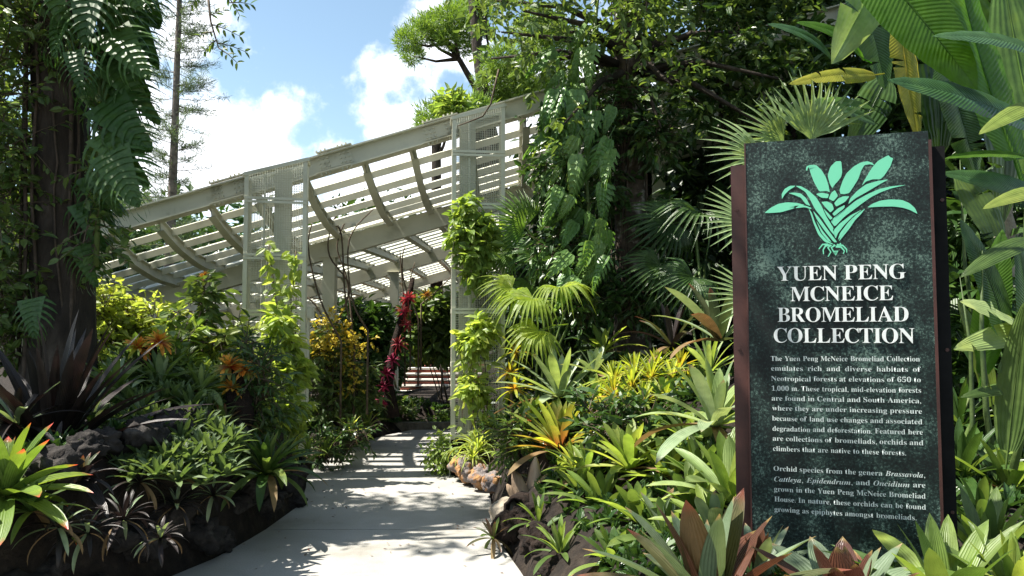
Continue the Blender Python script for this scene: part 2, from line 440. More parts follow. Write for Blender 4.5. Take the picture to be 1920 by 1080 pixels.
def ground_z(X, Y):
    h = base_h(X, Y)
    d = edge_dist(X, Y)
    if d <= 0: return h
    sw = .25; s = 0
    for bx, by, bz, b0 in BASES:
        r2 = (X - bx) ** 2 + (Y - by) ** 2
        if r2 < 1.6:
            w = math.exp(-r2 / .14); sw += w; s += w * (bz - b0)
    return h + s / sw * sm(d / .3)
def root(px, py, Y):
    """root point of a plant seen at photo pixel px, py"""
    p = at(px, py, Y)
    BASES.append((p.x, p.y, p.z, base_h(p.x, p.y)))
    return p

# ------------------------------------------------------------------ leaves
def nrm(a): return a / np.maximum(np.linalg.norm(a, axis=-1, keepdims=True), 1e-9)
OVAL = dict(x=[0, .28, .28, .28, .66, .66, .66, 1.0], y=[0, -.46, 0, .46, -.40, 0, .40, 0], z=[0, .10, 0, .10, .07, -.03, .07, -.10],
            q=[(1, 4, 5, 2), (2, 5, 6, 3)], t=[(0, 1, 2), (0, 2, 3), (4, 7, 5), (5, 7, 6)])
RHOMB = dict(x=[0, .45, .45, 1.0], y=[0, -.5, .5, 0], z=[0, .05, .05, -.06], q=[(0, 1, 3, 2)], t=[])
BLADE = dict(x=[0, 0, .35, .35, .7, .7, 1.0], y=[-.35, .35, -.5, .5, -.38, .38, 0], z=[0, 0, .06, .06, .04, .04, -.10],
             q=[(0, 2, 3, 1), (2, 4, 5, 3)], t=[(4, 6, 5)])
def scatter(mb, T, pos, dirs, up, length, width, rng):
    """one leaf per row; dirs = direction of growth, up = rough normal"""
    n = len(pos)
    if n == 0: return
    d = nrm(dirs); side = np.cross(up, d); bad = np.linalg.norm(side, axis=1) < 1e-3
    side[bad] = (1, 0, 0); side = nrm(side); nn = np.cross(d, side)
    tx, ty, tz = (np.asarray(T[k], dtype=np.float32) for k in 'xyz')
    k = len(tx)
    Ln = length[:, None, None]; W = width[:, None, None]
    P = pos[:, None, :] + d[:, None, :] * tx[None, :, None] * Ln + side[:, None, :] * ty[None, :, None] * W + nn[:, None, :] * tz[None, :, None] * Ln
    off = (np.arange(n) * k)[:, None, None]
    q = (np.asarray(T['q'], dtype=np.int64).reshape(-1, 4)[None] + off).reshape(-1, 4)
    t = (np.asarray(T['t'], dtype=np.int64).reshape(-1, 3)[None] + off).reshape(-1, 3) if T['t'] else None
    tint = rng.random(n)
    A = np.stack([np.tile(tx, n), np.tile(ty, n), np.repeat(tint, k)], axis=1)
    mb.add(P.reshape(-1, 3), quads=q, tris=t, attr=A)

def sprigs(mb, rng, centers, radii, twigs, K=6, L=.3, ll=.09, lw=.04, T=OVAL, down=.25, wood=None, flatn=.75, shell=.35, squash=1.0, updir=0.0):
    """leafy twigs through the volume of each clump"""
    centers = np.asarray(centers, float).reshape(-1, 3); radii = np.broadcast_to(np.asarray(radii, float), (len(centers),))
    P, D, U = [], [], []
    for c, r in zip(centers, radii):
        m = max(1, int(twigs * (r / max(radii.max(), 1e-6)) ** 2))
        dv = nrm(rng.normal(size=(m, 3)))
        rad = r * (shell + (1 - shell) * rng.random(m) ** .6)
        o = c + dv * rad[:, None] * np.array([1, 1, squash])
        g = nrm(dv + rng.normal(size=(m, 3)) * .55 + np.array([0, 0, updir]))
        Ls = L * rng.uniform(.6, 1.25, m)
        if wood is not None:
            for i in range(0, m):
                a = Vector(o[i] - g[i] * Ls[i] * .5); b = Vector(o[i] + g[i] * Ls[i])
                wood.tube([a, (a + b) / 2 + Vector((0, 0, .02)), b], [.006, .004, .002], 3, cap=False)
        for k in range(K):
            t = (k + .6) / K
            sgn = 1 if k % 2 else -1
            side = nrm(np.cross(g, rng.normal(size=(m, 3)) * .4 + np.array([0, 0, 1.0])))
            p = o + g * (Ls * t)[:, None]
            dd = g * (.45 + t * .6) + side * sgn * .9 + rng.normal(size=(m, 3)) * .25 - np.array([0, 0, down])
            P.append(p); D.append(dd)
            U.append(np.array([0, 0, flatn]) + rng.normal(size=(m, 3)) * .5)
    P = np.concatenate(P); D = np.concatenate(D); U = np.concatenate(U)
    n = len(P)
    f_ = rng.uniform(.5, 1.45, n)
    scatter(mb, T, P, D, U, ll * f_, lw * f_ * rng.uniform(.85, 1.15, n), rng)

def strap(length, width, elev, droop, seg=9, fold=.25, taper=.55, twist=0.0, basew=.55, pointy=1.0, wavy=0.0, seed=0):
    """one strap leaf along +X from the origin: starts at elevation elev, bends by droop (degrees)"""
    mb = MB(); pts = []; a0 = math.radians(elev)
    p = Vector((0, 0, 0)); step = length / seg
    V, A, Q = [], [], []
    for i in range(seg + 1):
        t = i / seg
        ang = a0 - math.radians(droop) * t ** 1.35
        d = Vector((math.cos(ang), 0, math.sin(ang))); nn = Vector((-math.sin(ang), 0, math.cos(ang)))
        prof = (basew + (1 - basew) * math.sin(min(1, t / taper) * math.pi / 2)) if t < taper else max(0.0, 1 - ((t - taper) / (1 - taper)) ** (2.0 * pointy)) ** .8
        w = width / 2 * max(prof, .02)
        tw = twist * t
        sd = Vector((0, 1, 0)) * math.cos(tw) + nn * math.sin(tw)
        up = nn * math.cos(tw) - Vector((0, 1, 0)) * math.sin(tw)
        wob = wavy * math.sin(t * 17 + seed) * w
        for j, s_ in enumerate((-1, -.5, 0, .5, 1)):
            V.append(tuple(p + sd * w * s_ + up * (abs(s_) ** 1.3 * w * 2 * fold * (1 - .5 * t) + wob * s_)))
            A.append((t, s_, 0))
        p = p + d * step
    for i in range(seg):
        for j in range(4):
            a = i * 5 + j
            Q.append((a, a + 5, a + 6, a + 1))
    mb.add(V, quads=Q, attr=A)
    return mb

def rosette(name, p, label, cat, mats, n=22, length=.5, width=.06, e0=80, e1=15, d0=25, d1=60, group=None, rng=None, fold=.25, taper=.5, variants=4, leafname='leaf', pointy=1.25, basew=.6, jit=.12, inner=.7, seed=0, yaw=None, tilt=(0, 0), wavy=0.0, sector=None):
    """a rosette of strap leaves; every leaf is a part. inner leaves upright, outer leaves flat"""
    rng = random.Random(seed * 7 + 3)
    if not isinstance(mats, (list, tuple)): mats = [mats]
    root_ = empty(name, p, label, cat, group)
    root_.rotation_euler = (tilt[0], tilt[1], rng.uniform(0, 6.28) if yaw is None else yaw)
    vs = []
    for k in range(variants):
        t = k / max(1, variants - 1)
        el = e0 + (e1 - e0) * t; dr = d0 + (d1 - d0) * t
        me = strap(length * (inner + (1 - inner) * min(1, t * 1.4)), width * (.8 + .2 * t), el, dr, fold=fold, taper=taper, pointy=pointy, basew=basew, twist=rng.uniform(-.3, .3), wavy=wavy, seed=k).mesh(name + '_leaf', MT[mats[k % len(mats)]] if len(mats) == 1 else None, True)
        vs.append(me)
    vm = {}
    for i in range(n):
        k = min(variants - 1, int((i / n) * variants))
        mt = mats[rng.randrange(len(mats))]
        if n >= 16 and i >= n - max(1, n // 12) and name in ('bromeliad', 'giant_bromeliad', 'strap_bromeliad', 'dark_bromeliad', 'red_tipped_bromeliad'): mt = 'dead'
        key = (k, mt)
        if key not in vm:
            me = vs[k].copy(); me.materials.clear(); me.materials.append(MT[mt])
            vm[key] = me
        az = i * 2.39996 + rng.uniform(-.25, .25)
        if sector: az = math.radians(rng.uniform(*sector))
        s = rng.uniform(1 - jit, 1 + jit)
        R = Matrix.Rotation(az, 4, 'Z') @ Matrix.Rotation(math.radians(rng.uniform(-8, 8)), 4, 'Y') @ Matrix.Rotation(rng.uniform(-.12, .12), 4, 'X')
        link(leafname, vm[key], root_, R @ Matrix.Translation((width * .2, 0, 0)) @ Matrix.Scale(s, 4))
    return root_

def dirmat(loc, d, up, scale=1.0):
    d = Vector(d).normalized(); up = Vector(up)
    s = up.cross(d)
    if s.length < 1e-4: s = Vector((1, 0, 0)).cross(d)
    s.normalize(); n = d.cross(s)
    M = Matrix((( d.x, s.x, n.x, loc[0]), (d.y, s.y, n.y, loc[1]), (d.z, s.z, n.z, loc[2]), (0, 0, 0, 1)))
    return M @ Matrix.Scale(scale, 4)

def monstera_leaf(lobes=9, wide=.42, droop=.5, slim=.72, seed=0, solid=.13):
    rng = random.Random(seed); mb = MB()
    def spine(t): return Vector((t, 0, -droop * t * t * .6 + .08 * t))
    def outline(t): return wide * (math.sin(math.pi * min(1, (t * .93 + .10)) ** .75)) ** .7 if t < .98 else .02
    V, A, Q = [], [], []
    n = 12
    for i in range(n + 1):
        t = i / n; s = spine(t); w = min(solid * wide * 2.2 * (1 - .75 * t), outline(t) * .9 + .01)
        for sg in (-1, 0, 1):
            V.append((s.x, sg * w, s.z + abs(sg) * .03)); A.append((t, sg * .3, 0))
    for i in range(n):
        for j in (0, 1): Q.append((i * 3 + j, i * 3 + 3 + j, i * 3 + 4 + j, i * 3 + 1 + j))
    mb.add(V, quads=Q, attr=A)
    for sg in (-1, 1):
        for k in range(lobes):
            t0 = (k + .12) / lobes * .96; t1 = t0 + slim / lobes * .96
            ang = math.radians(100 - 72 * ((t0 + t1) / 2) + rng.uniform(-4, 4))
            tm = (t0 + t1) / 2
            ln = outline(tm * .9) * rng.uniform(.9, 1.08) + .10
            V, A = [], []
            m = 5
            for i in range(m + 1):
                q = i / m
                a = ang - .55 * q
                wq = (1 - .12 * q) if i < m else .35
                for e, te in ((-1, t0), (1, t1)):
                    c = spine(tm); dx = (te - tm)
                    x = c.x + dx * wq + math.cos(a) * ln * q * .85
                    y = sg * (math.sin(a) * ln * q)
                    z = spine(min(1.1, tm)).z + .05 * math.sin(q * 2.4) - .32 * droop * q * q + (.012 if e > 0 else 0)
                    V.append((x, y, z)); A.append((tm * .6 + q * .3, sg * q, 0))
            Q = [(i * 2, i * 2 + 2, i * 2 + 3, i * 2 + 1) for i in range(m)]
            mb.add(V, quads=Q, attr=A)
    # leaf stalk
    mb.tube([(-.35, 0, .12), (-.15, 0, .05), (0, 0, 0), (.6, 0, spine(.6).z + .004)], [.012, .012, .012, .006], 4, cap=False)
    return mb

def fan_leaf(seg=26, span=250, fuse=.35, droop=.35, width=.055, petiole=.8, seed=0, thin=1.0):
    rng = random.Random(seed); mb = MB()
    for k in range(seg):
        a = math.radians(-span / 2 + span * (k + .5) / seg)
        ln = 1.0 * (.78 + .22 * math.cos(a * .7)) * rng.uniform(.93, 1.05)
        dr = droop * rng.uniform(.6, 1.5)
        V, A = [], []
        m = 7
        dirv = Vector((math.cos(a), math.sin(a), 0)); sd = Vector((-math.sin(a), math.cos(a), 0))
        for i in range(m + 1):
            q = i / m
            r = ln * q
            full = math.radians(span / seg) * r * .5
            w = min(full * 1.02, width * thin * (1.0 - .0 * q)) if q <= fuse + .2 else width * thin * max(.03, 1 - ((q - fuse - .2) / (.8 - fuse)) ** 1.3)
            z = .16 * math.sin(min(1, q * 1.4) * 1.57) - dr * max(0, q - .35) ** 1.6 * 1.4
            r2 = r - dr * max(0, q - .4) ** 2 * .3
            c = dirv * r2 + Vector((0, 0, z))
            V += [tuple(c - sd * w), tuple(c + Vector((0, 0, -.5 * w))), tuple(c + sd * w)]
            A += [(q, -1, rng.random() * .1 + k * .013)] * 1 + [(q, 0, k * .013)] + [(q, 1, k * .013)]
        Q = []
        for i in range(m):
            for j in (0, 1): Q.append((i * 3 + j, i * 3 + 3 + j, i * 3 + 4 + j, i * 3 + 1 + j))
        mb.add(V, quads=Q, attr=A)
    if petiole:
        mb.tube([(-petiole, 0, -petiole * .35), (-petiole * .5, 0, -petiole * .1), (0, 0, .0)], [.014, .011, .009], 5, cap=False)
    return mb

def big_blade(p0, p1, width, face=(0, -.6, .8), sag=.12, seg=16, split=0.0, seed=0, fold=.12, curl=0.0, pointy=1.0):
    """large banana-like blade from p0 (stalk end) to p1 (tip), in world space"""
    rng = random.Random(seed); mb = MB()
    p0, p1, face = Vector(p0), Vector(p1), Vector(face)
    ax = p1 - p0; ln = ax.length; d = ax.normalized()
    side = face.cross(d).normalized(); up = d.cross(side)
    cols = 9
    gap = {s: sorted(rng.sample(range(3, seg - 2), int(split))) for s in (-1, 1)} if split else {-1: [], 1: []}
    def ctr(t): return p0 + ax * t + up * (sag * ln * 4 * t * (1 - t)) * .5
    def prof(t): return max(0.015, math.sin(math.pi * min(1, t * .97 + .03) ** (.72 * pointy)) ** .62)
    for s_ in (-1, 1):
        off = 0; rows = []
        for i in range(seg + 1):
            t = i / seg
            rows.append(t)
        start = 0
        cuts = gap[s_] + [seg]
        for cut in cuts:
            V, A, Q = [], [], []
            tilt = rng.uniform(-.12, .12) if split else 0
            for i in range(start, cut + 1):
                t = i / seg; tt = t
                w = width / 2 * prof(t)
                for j in range(5):
                    q = j / 4
                    shrink = 0
                    if split and i == cut and cut != seg: shrink = -.35 / seg * q
                    if split and i == start and start: shrink = .35 / seg * q
                    c = ctr(min(1, max(0, t + shrink)))
                    wob = .015 * math.sin(t * 43 + s_ * 2 + seed) * q
                    V.append(tuple(c + side * s_ * w * q + up * (w * (fold * 2 * q - (fold + curl + tilt) * 2.2 * q * q) + wob * width)))
                    A.append((t, s_ * q, 0))
            r_ = cut - start + 1
            for i in range(r_ - 1):
                for j in range(4): Q.append((i * 5 + j, (i + 1) * 5 + j, (i + 1) * 5 + j + 1, i * 5 + j + 1))
            mb.add(V, quads=Q, attr=A)
            start = cut
    rib = [ctr(t) - up * .002 for t in (0, .25, .5, .75, .97)]
    mb.tube([p0 - d * ln * .12] + rib, [width * .035, width * .034, width * .03, width * .02, width * .013, .002], 6, cap=False)
    return mb

# ================================================================== LARGE STRUCTURE
exec_order = []
# ---- louvred roof
RIMY = 8.75
_gy = np.array([8.0, 8.75, 9.3, 9.9, 10.6, 11.6, 13, 14.6, 16.5, 20, 27]); _gz = np.array([4.40, 4.06, 3.86, 3.73, 3.68, 3.69, 3.74, 3.80, 3.84, 3.84, 3.72])
_yd = np.linspace(8, 27, 400); _zd = np.interp(_yd, _gy, _gz)
for _ in range(6): _zd[1:-1] = (_zd[:-2] + _zd[2:] + _zd[1:-1]) / 3
def gz(Y): return float(np.interp(Y, _yd, _zd))
SL = .288
def zr(X, Y): return gz(Y) + SL * X
XA, XB = -9.4, 3.6
RIBX = [-8.98, -8.37, -7.76, -7.15, -6.55, -5.95, -5.35, -4.75, -4.16, -3.56, -3.02, -2.44, -1.74, -1.17, -.5, .15, .8, 1.45, 2.1, 2.75, 3.4]
YEND = 25.5

def sweep(mb, path, prof, closed=True):
    """prof: list of (a, z) offsets; path: list of (origin, side vector, up vector)"""
    k = len(prof); V = []
    for o, s_, u in path:
        for a, z in prof: V.append(tuple(o + s_ * a + u * z))
    Q = [(i * k + j, i * k + (j + 1) % k, (i + 1) * k + (j + 1) % k, (i + 1) * k + j) for i in range(len(path) - 1) for j in range(k)]
    mb.add(V, quads=Q)
    n = len(path) - 1
    for off, rev in ((0, False), (n * k, True)):
        # caps for I profiles as three boxes would need ngons; fan is enough for convex halves
        pass
    return mb
def iprof(w, h, tf, tw):
    a, b = w / 2, h / 2; t = tw / 2
    return [(-a, -b), (a, -b), (a, -b + tf), (t, -b + tf), (t, b - tf), (a, b - tf), (a, b), (-a, b), (-a, b - tf), (-t, b - tf), (-t, -b + tf), (-a, -b + tf)]

roof = empty('louvred_pergola', (-2.6, 14, 0), 'large cream steel pergola with sloping rim girder, curved ribs and rows of louvre slats', 'pergola')
def rp(mb, name, mat, smooth=False, **kw):
    o = mb.build(name, MT[mat], None, smooth)
    o.parent = roof; o.matrix_parent_inverse = Matrix.Translation(roof.location).inverted()
    return tag(o, **kw)
xdir = Vector((1, 0, SL)).normalized(); zup = Vector((-SL, 0, 1)).normalized()
# rim girder
RIMH = .23
def rimz(X): return zr(X, RIMY) + .155
mb = MB()
sweep(mb, [(Vector((X, RIMY, rimz(X) + .02 * math.sin(X * .5))), Vector((0, 1, 0)), zup) for X in np.linspace(XA, XB + .6, 26)], iprof(.17, RIMH, .018, .02))
rp(mb, 'rim_girder', 'paintdim')
# splice plates with bolt heads on the rim
for px in (425, 625, 825):
    X = (px - 960) / 160.0
    c = Vector((X, RIMY - .018, rimz(X)))
    R = Matrix.Rotation(-math.atan(SL), 3, 'Y')
    mb = MB().box(c, (.42, .012, .16), R)
    mb.box(c + Vector((0, -.05, -.120)), (.42, .06, .014), R).box(c + Vector((0, -.05, .123)), (.42, .06, .014), R)
    o = rp(mb, 'splice_plate', 'paintdim')
    bm_ = MB()
    for i in range(8):
        if i in (3, 4) : continue
        for j in range(3):
            q = c + R @ Vector((-.18 + i * .051, 0, -.05 + j * .05))
            bm_.tube([q + Vector((0, -.004, 0)), q + Vector((0, -.026, 0))], .0125, 6)
        for j in (-1, 1):
            q = c + R @ Vector((-.18 + i * .051, -.055, .123 * j))
            bm_.tube([q, q + Vector((0, 0, .028 * j))], .0125, 6)
    b = bm_.build('bolt', MT['paintdim'], None); b.parent = o; b['kind'] = 'stuff'
    b.matrix_parent_inverse = Matrix.Identity(4)
# ribs: one curved I-section each
for X in RIBX:
    mb = MB(); ys = np.concatenate([np.linspace(RIMY + .02, 12, 20), np.linspace(12.8, YEND, 12)])
    path = []
    for Y in ys:
        dz = (gz(Y + .05) - gz(Y - .05)) / .1
        tt = Vector((0, 1, dz)).normalized(); s_ = xdir; u = s_.cross(tt).normalized()
        path.append((Vector((X, Y, zr(X, Y) - .02)), s_, u))
    sweep(mb, path, iprof(.085, .165, .012, .010))
    rp(mb, 'rib', 'paint')
# ring girders crossing under the ribs
for Y, h, w in ((10.6, .26, .14), (15.6, .26, .14), (20.5, .24, .14), (25.3, .26, .14)):
    mb = MB()
    sweep(mb, [(Vector((X, Y, zr(X, Y) - .16 - .02)), Vector((0, 1, 0)), zup) for X in np.linspace(XA, XB + .4, 20)], [(-w / 2, -h / 2), (w / 2, -h / 2), (w / 2, h / 2), (-w / 2, h / 2)])
    rp(mb, 'ring_girder', 'paint')
# louvre slats: folded sheet, upright front and a blade rising to the back
def slat_mesh(mb, Xa, Xb, Y):
    L_ = Xb - Xa
    z0 = zr(0, Y)
    rng_ = random.Random(int(Y * 100 + Xa * 1000)); k = rng_.uniform(-.008, .008); dy = rng_.uniform(-.006, .006)
    if Y > 10.7:
        sec = [(0, -.030), (.006, -.030), (.006, .0), (.165, .075), (.162, .081), (0, .006)]
    else: sec = [(0, -.045), (.006, -.045), (.006, .035), (.15, .082), (.148, .088), (0, .041)]
    V = []
    for X in (Xa, Xb):
        for a, b in sec: V.append((X, Y + dy + a, z0 + SL * X + b + .04 + k))
    n = 6
    Q = [(j, (j + 1) % n, n + (j + 1) % n, n + j) for j in range(n)]
    Q += [(0, 5, 2, 1), (5, 4, 3, 2), (6, 7, 8, 11), (11, 8, 9, 10)]
    mb.add(V, quads=Q)
ROWS = []
Y = RIMY + .30
while Y < YEND:
    ROWS.append(Y); Y += .34 if Y < 10.5 else .50
far = MB()
for Y in ROWS:
    for i in range(len(RIBX) - 1):
        a, b = RIBX[i] + .012, RIBX[i + 1] - .012
        if Y < 15.8 and RIBX[i] > -6.7 and RIBX[i] < 2.6:
            m_ = MB(); slat_mesh(m_, a, b, Y); rp(m_, 'slat', 'paint')
        else: slat_mesh(far, a, b, Y)
rp(far, 'slat', 'paint', kind='stuff')
# columns of the pergola
def column(X, Y, w):
    top = zr(X, Y) - .30
    mb = MB(); sweep(mb, [(Vector((X, Y, z)), Vector((1, 0, 0)), Vector((0, 1, 0))) for z in (-.2, top)], [(-w / 2, -w / 2), (w / 2, -w / 2), (w / 2, w / 2), (-w / 2, w / 2)])
    mb.box((X, Y, top + .006), (w + .1, w + .06, .012))
    rp(mb, 'column', 'paint')
for X, Y, w in ((-2.59, 10.6, .17), (-2.46, 15.6, .17), (-6.3, 10.6, .16), (-6.9, 15.6, .16), (2.1, 10.6, .16), (2.6, 15.6, .16), (-7.5, 20, .16), (-2.4, 24, .16)):
    column(X, Y, w)

# ---- wire mesh pillars in front of the rim
def pillar(label, px0, px1, Y, rot, ztopL, ztopR, bars, zbot, wide_internal):
    p0, p1 = at(px0, 500, Y), at(px1, 500, Y)
    W = p1.x - p0.x; D = .30
    root_ = empty('trellis_pillar', (p0.x, Y, 0), label, 'pillar', 'mesh pillars flanking the path', rz=rot)
    W = W / math.cos(rot)
    def top(x): return ztopL + (ztopR - ztopL) * x / W
    def bx(name, c, s, mat='paint', mb=None):
        m_ = mb or MB(); m_.box(c, s)
        return m_
    t = .045
    zb = zbot
    for name, x, y in (('post', 0, 0), ('post', W, 0), ('post', 0, D), ('post', W, D)):
        m_ = MB(); sx = 1 if x == 0 else -1; sy = 1 if y == 0 else -1
        # angle section
        h = top(x) - zb; zc = (top(x) + zb) / 2
        m_.box((x + sx * t / 2, y + sy * .004, zc), (t, .008, h)); m_.box((x + sx * .004, y + sy * (.008 + t / 2), zc), (.008, t, h))
        m_.build('post', MT['paint'], root_)
    hs = [zb + .02] + bars
    for z in hs:
        for dz in (-.020, .020):
            if z == hs[0] and dz < 0: continue
            m_ = MB(); m_.box((W / 2, -.003, z + dz), (W - .004, .012, .028)); m_.build('crossbar', MT['paint'], root_)
        for x in (.002, W - .002):
            m_ = MB(); m_.box((x, D / 2, z), (.012, D - 2 * t - .02, .05)); m_.build('crossbar', MT['paint'], root_)
    # sloping head
    m_ = MB()
    ang = math.atan2(ztopR - ztopL, W)
    for y in (-.003, D + .003):
        m_.box((W / 2, y, top(W / 2) + .004), (W / math.cos(ang) + .012, .014, .04), Matrix.Rotation(-ang, 3, 'Y'))
    for x in (.0, W):
        m_.box((x, D / 2, top(x) + .004), (.04, D, .03))
    m_.build('head_frame', MT['paint'], root_)
    # woven wire
    m_ = MB(); pitch = .026; r = .0020
    nx = int((W - .05) / pitch)
    for i in range(1, nx):
        x = .03 + i * (W - .06) / nx
        for y in (.012, D - .012):
            m_.tube([(x, y, zb), (x, y, top(x) - .01)], r, 3, cap=False)
    z = zb + pitch
    while z < max(ztopL, ztopR):
        xa = .01
        if z > min(ztopL, ztopR): xa = W * (z - ztopL) / (ztopR - ztopL)
        if xa < W - .02:
            for y in (.016, D - .016): m_.tube([(xa, y, z), (W - .01, y, z)], r, 3, cap=False)
        if z < ztopL:
            m_.tube([(.012, .01, z), (.012, D - .01, z)], r, 3, cap=False)
        if z < ztopR: m_.tube([(W - .012, .01, z), (W - .012, D - .01, z)], r, 3, cap=False)
        z += pitch
    for yy in np.arange(.04, D - .02, pitch):
        m_.tube([(.009, yy, zb), (.009, yy, ztopL)], r, 3, cap=False); m_.tube([(W - .009, yy, zb), (W - .009, yy, ztopR)], r, 3, cap=False)
    tag(m_.build('wire_mesh', MT['steel'], root_), kind='stuff')
    # steel column inside
    m_ = MB(); xc = wide_internal * W; h = top(xc) - .02 - 0; 
    m_.box((xc, D * .35, h / 2), (.18, .012, h)); m_.box((xc, D * .80, h / 2), (.18, .012, h)); m_.box((xc, D * .575, h / 2), (.010, D * .42, h))
    m_.build('inner_column', MT['paintdim'], root_)
    m_ = MB(); m_.box((W * .32, .03, (zb + top(W * .3)) / 2), (.02, .02, top(W * .3) - zb - .03)); m_.build('stiffener', MT['paint'], root_)
    m_ = MB(); m_.box((W / 2, D / 2, (zb - .15) / 2 - .0), (W - .01, D - .01, zb + .13)); m_.build('plinth', MT['black'], root_)
    m_ = MB(); m_.box((-.012, .03, (zb - .1) / 2), (.012, .06, zb + .1)); m_.build('plinth_edge', MT['paintdim'], root_)
    return root_
def zat(py, Y): return at(960, py, Y).z
P2 = pillar('tall cream wire mesh pillar at the path edge with a dark plinth and leafy climbers', 847, 947, 8.36, math.radians(6), zat(222, 8.36), zat(197, 8.42),
            [zat(y, 8.40) for y in (288, 386, 485, 583, 684)], zat(824, 8.36), .30)
P1 = pillar('cream wire mesh pillar rising out of the shrubs with lime climber, the shorter of two', 455, 567, 8.1, math.radians(12), zat(327, 8.1), zat(298, 8.2),
            [zat(y, 8.15) for y in (375, 481, 586, 690)], zat(850, 8.1), .60)
mb = MB(); q = at(577, 586, 9.2); mb.box(q, (.16, .05, .14)).box(q + Vector((0, .04, -.6)), (.03, .03, 1.2)); mb.box(q + Vector((0, -.03, 0)), (.12, .01, .10))
tag(mb.build('junction_box', MT['paint']), 'small cream box on a thin post just behind the shorter pillar', 'electrical box')

# ================================================================== SIGN
BL = at(1404, 620, 3.42); BR = at(1752, 620, 3.20)      # left and right edge of the board at eye height
bdir = Vector((BR.x - BL.x, BR.y - BL.y, 0)); BW = bdir.length; bdir.normalize()
bnor = Vector((bdir.y, -bdir.x, 0))                      # faces the camera
if bnor.y > 0: bnor = -bnor
def board_uv(px, py):
    c, s = math.cos(PITCH), math.sin(PITCH); w = (540 - py) / F
    d = Vector(((px - 960) / F, c - w * s, s + w * c)); o = Vector((0, 0, CAMH))
    t = (Vector((BL.x, BL.y, 0)) - o).dot(bnor) / d.dot(bnor)
    p = o + d * t
    return ((p - BL).dot(bdir), p.z)
zt = (board_uv(1404, 268)[1] + board_uv(1745, 245)[1]) / 2
zb = board_uv(1600, 1062)[1]
ang = math.atan2(bdir.y, bdir.x)
sign = empty('information_sign', (BL.x, BL.y, 0), 'tall dark slate sign with raised white title and mint plant emblem on rusty steel posts', 'sign', rz=ang)
# local frame: x along the board, -y towards the reader, z up
mb = MB(); mb.box((BW / 2, .016, (zt + zb) / 2), (BW, .032, zt - zb)); mb.build('board', MT['slate'], sign)
mb = MB(); mb.box((-.003, .018, (zt + zb) / 2), (.006, .040, zt - zb)); mb.build('edge_strip', MT['rust'], sign)
mb = MB(); mb.box((BW + .006, .018, (zt + zb) / 2 - .02), (.012, .040, zt - zb - .04)); mb.build('edge_strip', MT['rust'], sign)
zp = board_uv(1392, 306)[1]
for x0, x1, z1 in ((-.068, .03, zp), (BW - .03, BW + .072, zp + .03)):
    mb = MB(); mb.box(((x0 + x1) / 2, .085, z1 / 2 - .05), (x1 - x0, .09, z1 + .1)); o = mb.build('post', MT['rust'] if x0 < 0 else MT['black'], sign)  # right post is rusty too; its shade is put into the colour as black
mb = MB(); mb.box((BW / 2, .05, zt - .35), (BW - .1, .03, .08)).box((BW / 2, .05, zb + .3), (BW - .1, .03, .08)); mb.build('back_rail', MT['rust'], sign)
mb = MB()
for z in (zt - .30, zt - .95, zb + .25):
    for x in (-.045, BW + .055): mb.tube([(x, .040, z), (x, .034, z)], .008, 8)
tag(mb.build('screw', MT['rust'], sign), kind='stuff')
# emblem, flat print
EO, ES = (1420, 270), 4.909
def poly(pts, name, mat='mint', lift=.0012):
    bm = bmesh.new()
    vs = []
    for x, y in pts:
        u, z = board_uv(EO[0] + x / ES, EO[1] + y / ES); vs.append(bm.verts.new((u, -lift, z)))
    f = bm.faces.new(vs)
    bmesh.ops.triangulate(bm, faces=[f], ngon_method='EAR_CLIP')
    bmesh.ops.recalc_face_normals(bm, faces=bm.faces)
    me = bpy.data.meshes.new(name); bm.to_mesh(me); bm.free(); me.materials.append(MT[mat])
    return link(name, me, emblem)
emblem = bpy.data.objects.new('emblem', None); COL.objects.link(emblem); emblem.parent = sign
def smooth_poly(p, it=2):
    for _ in range(it):
        q = []
        n = len(p)
        for i in range(n):
            a, b = p[i], p[(i + 1) % n]
            q += [(a[0] * .88 + b[0] * .12, a[1] * .88 + b[1] * .12), (a[0] * .12 + b[0] * .88, a[1] * .12 + b[1] * .88)]
        p = q
    return p
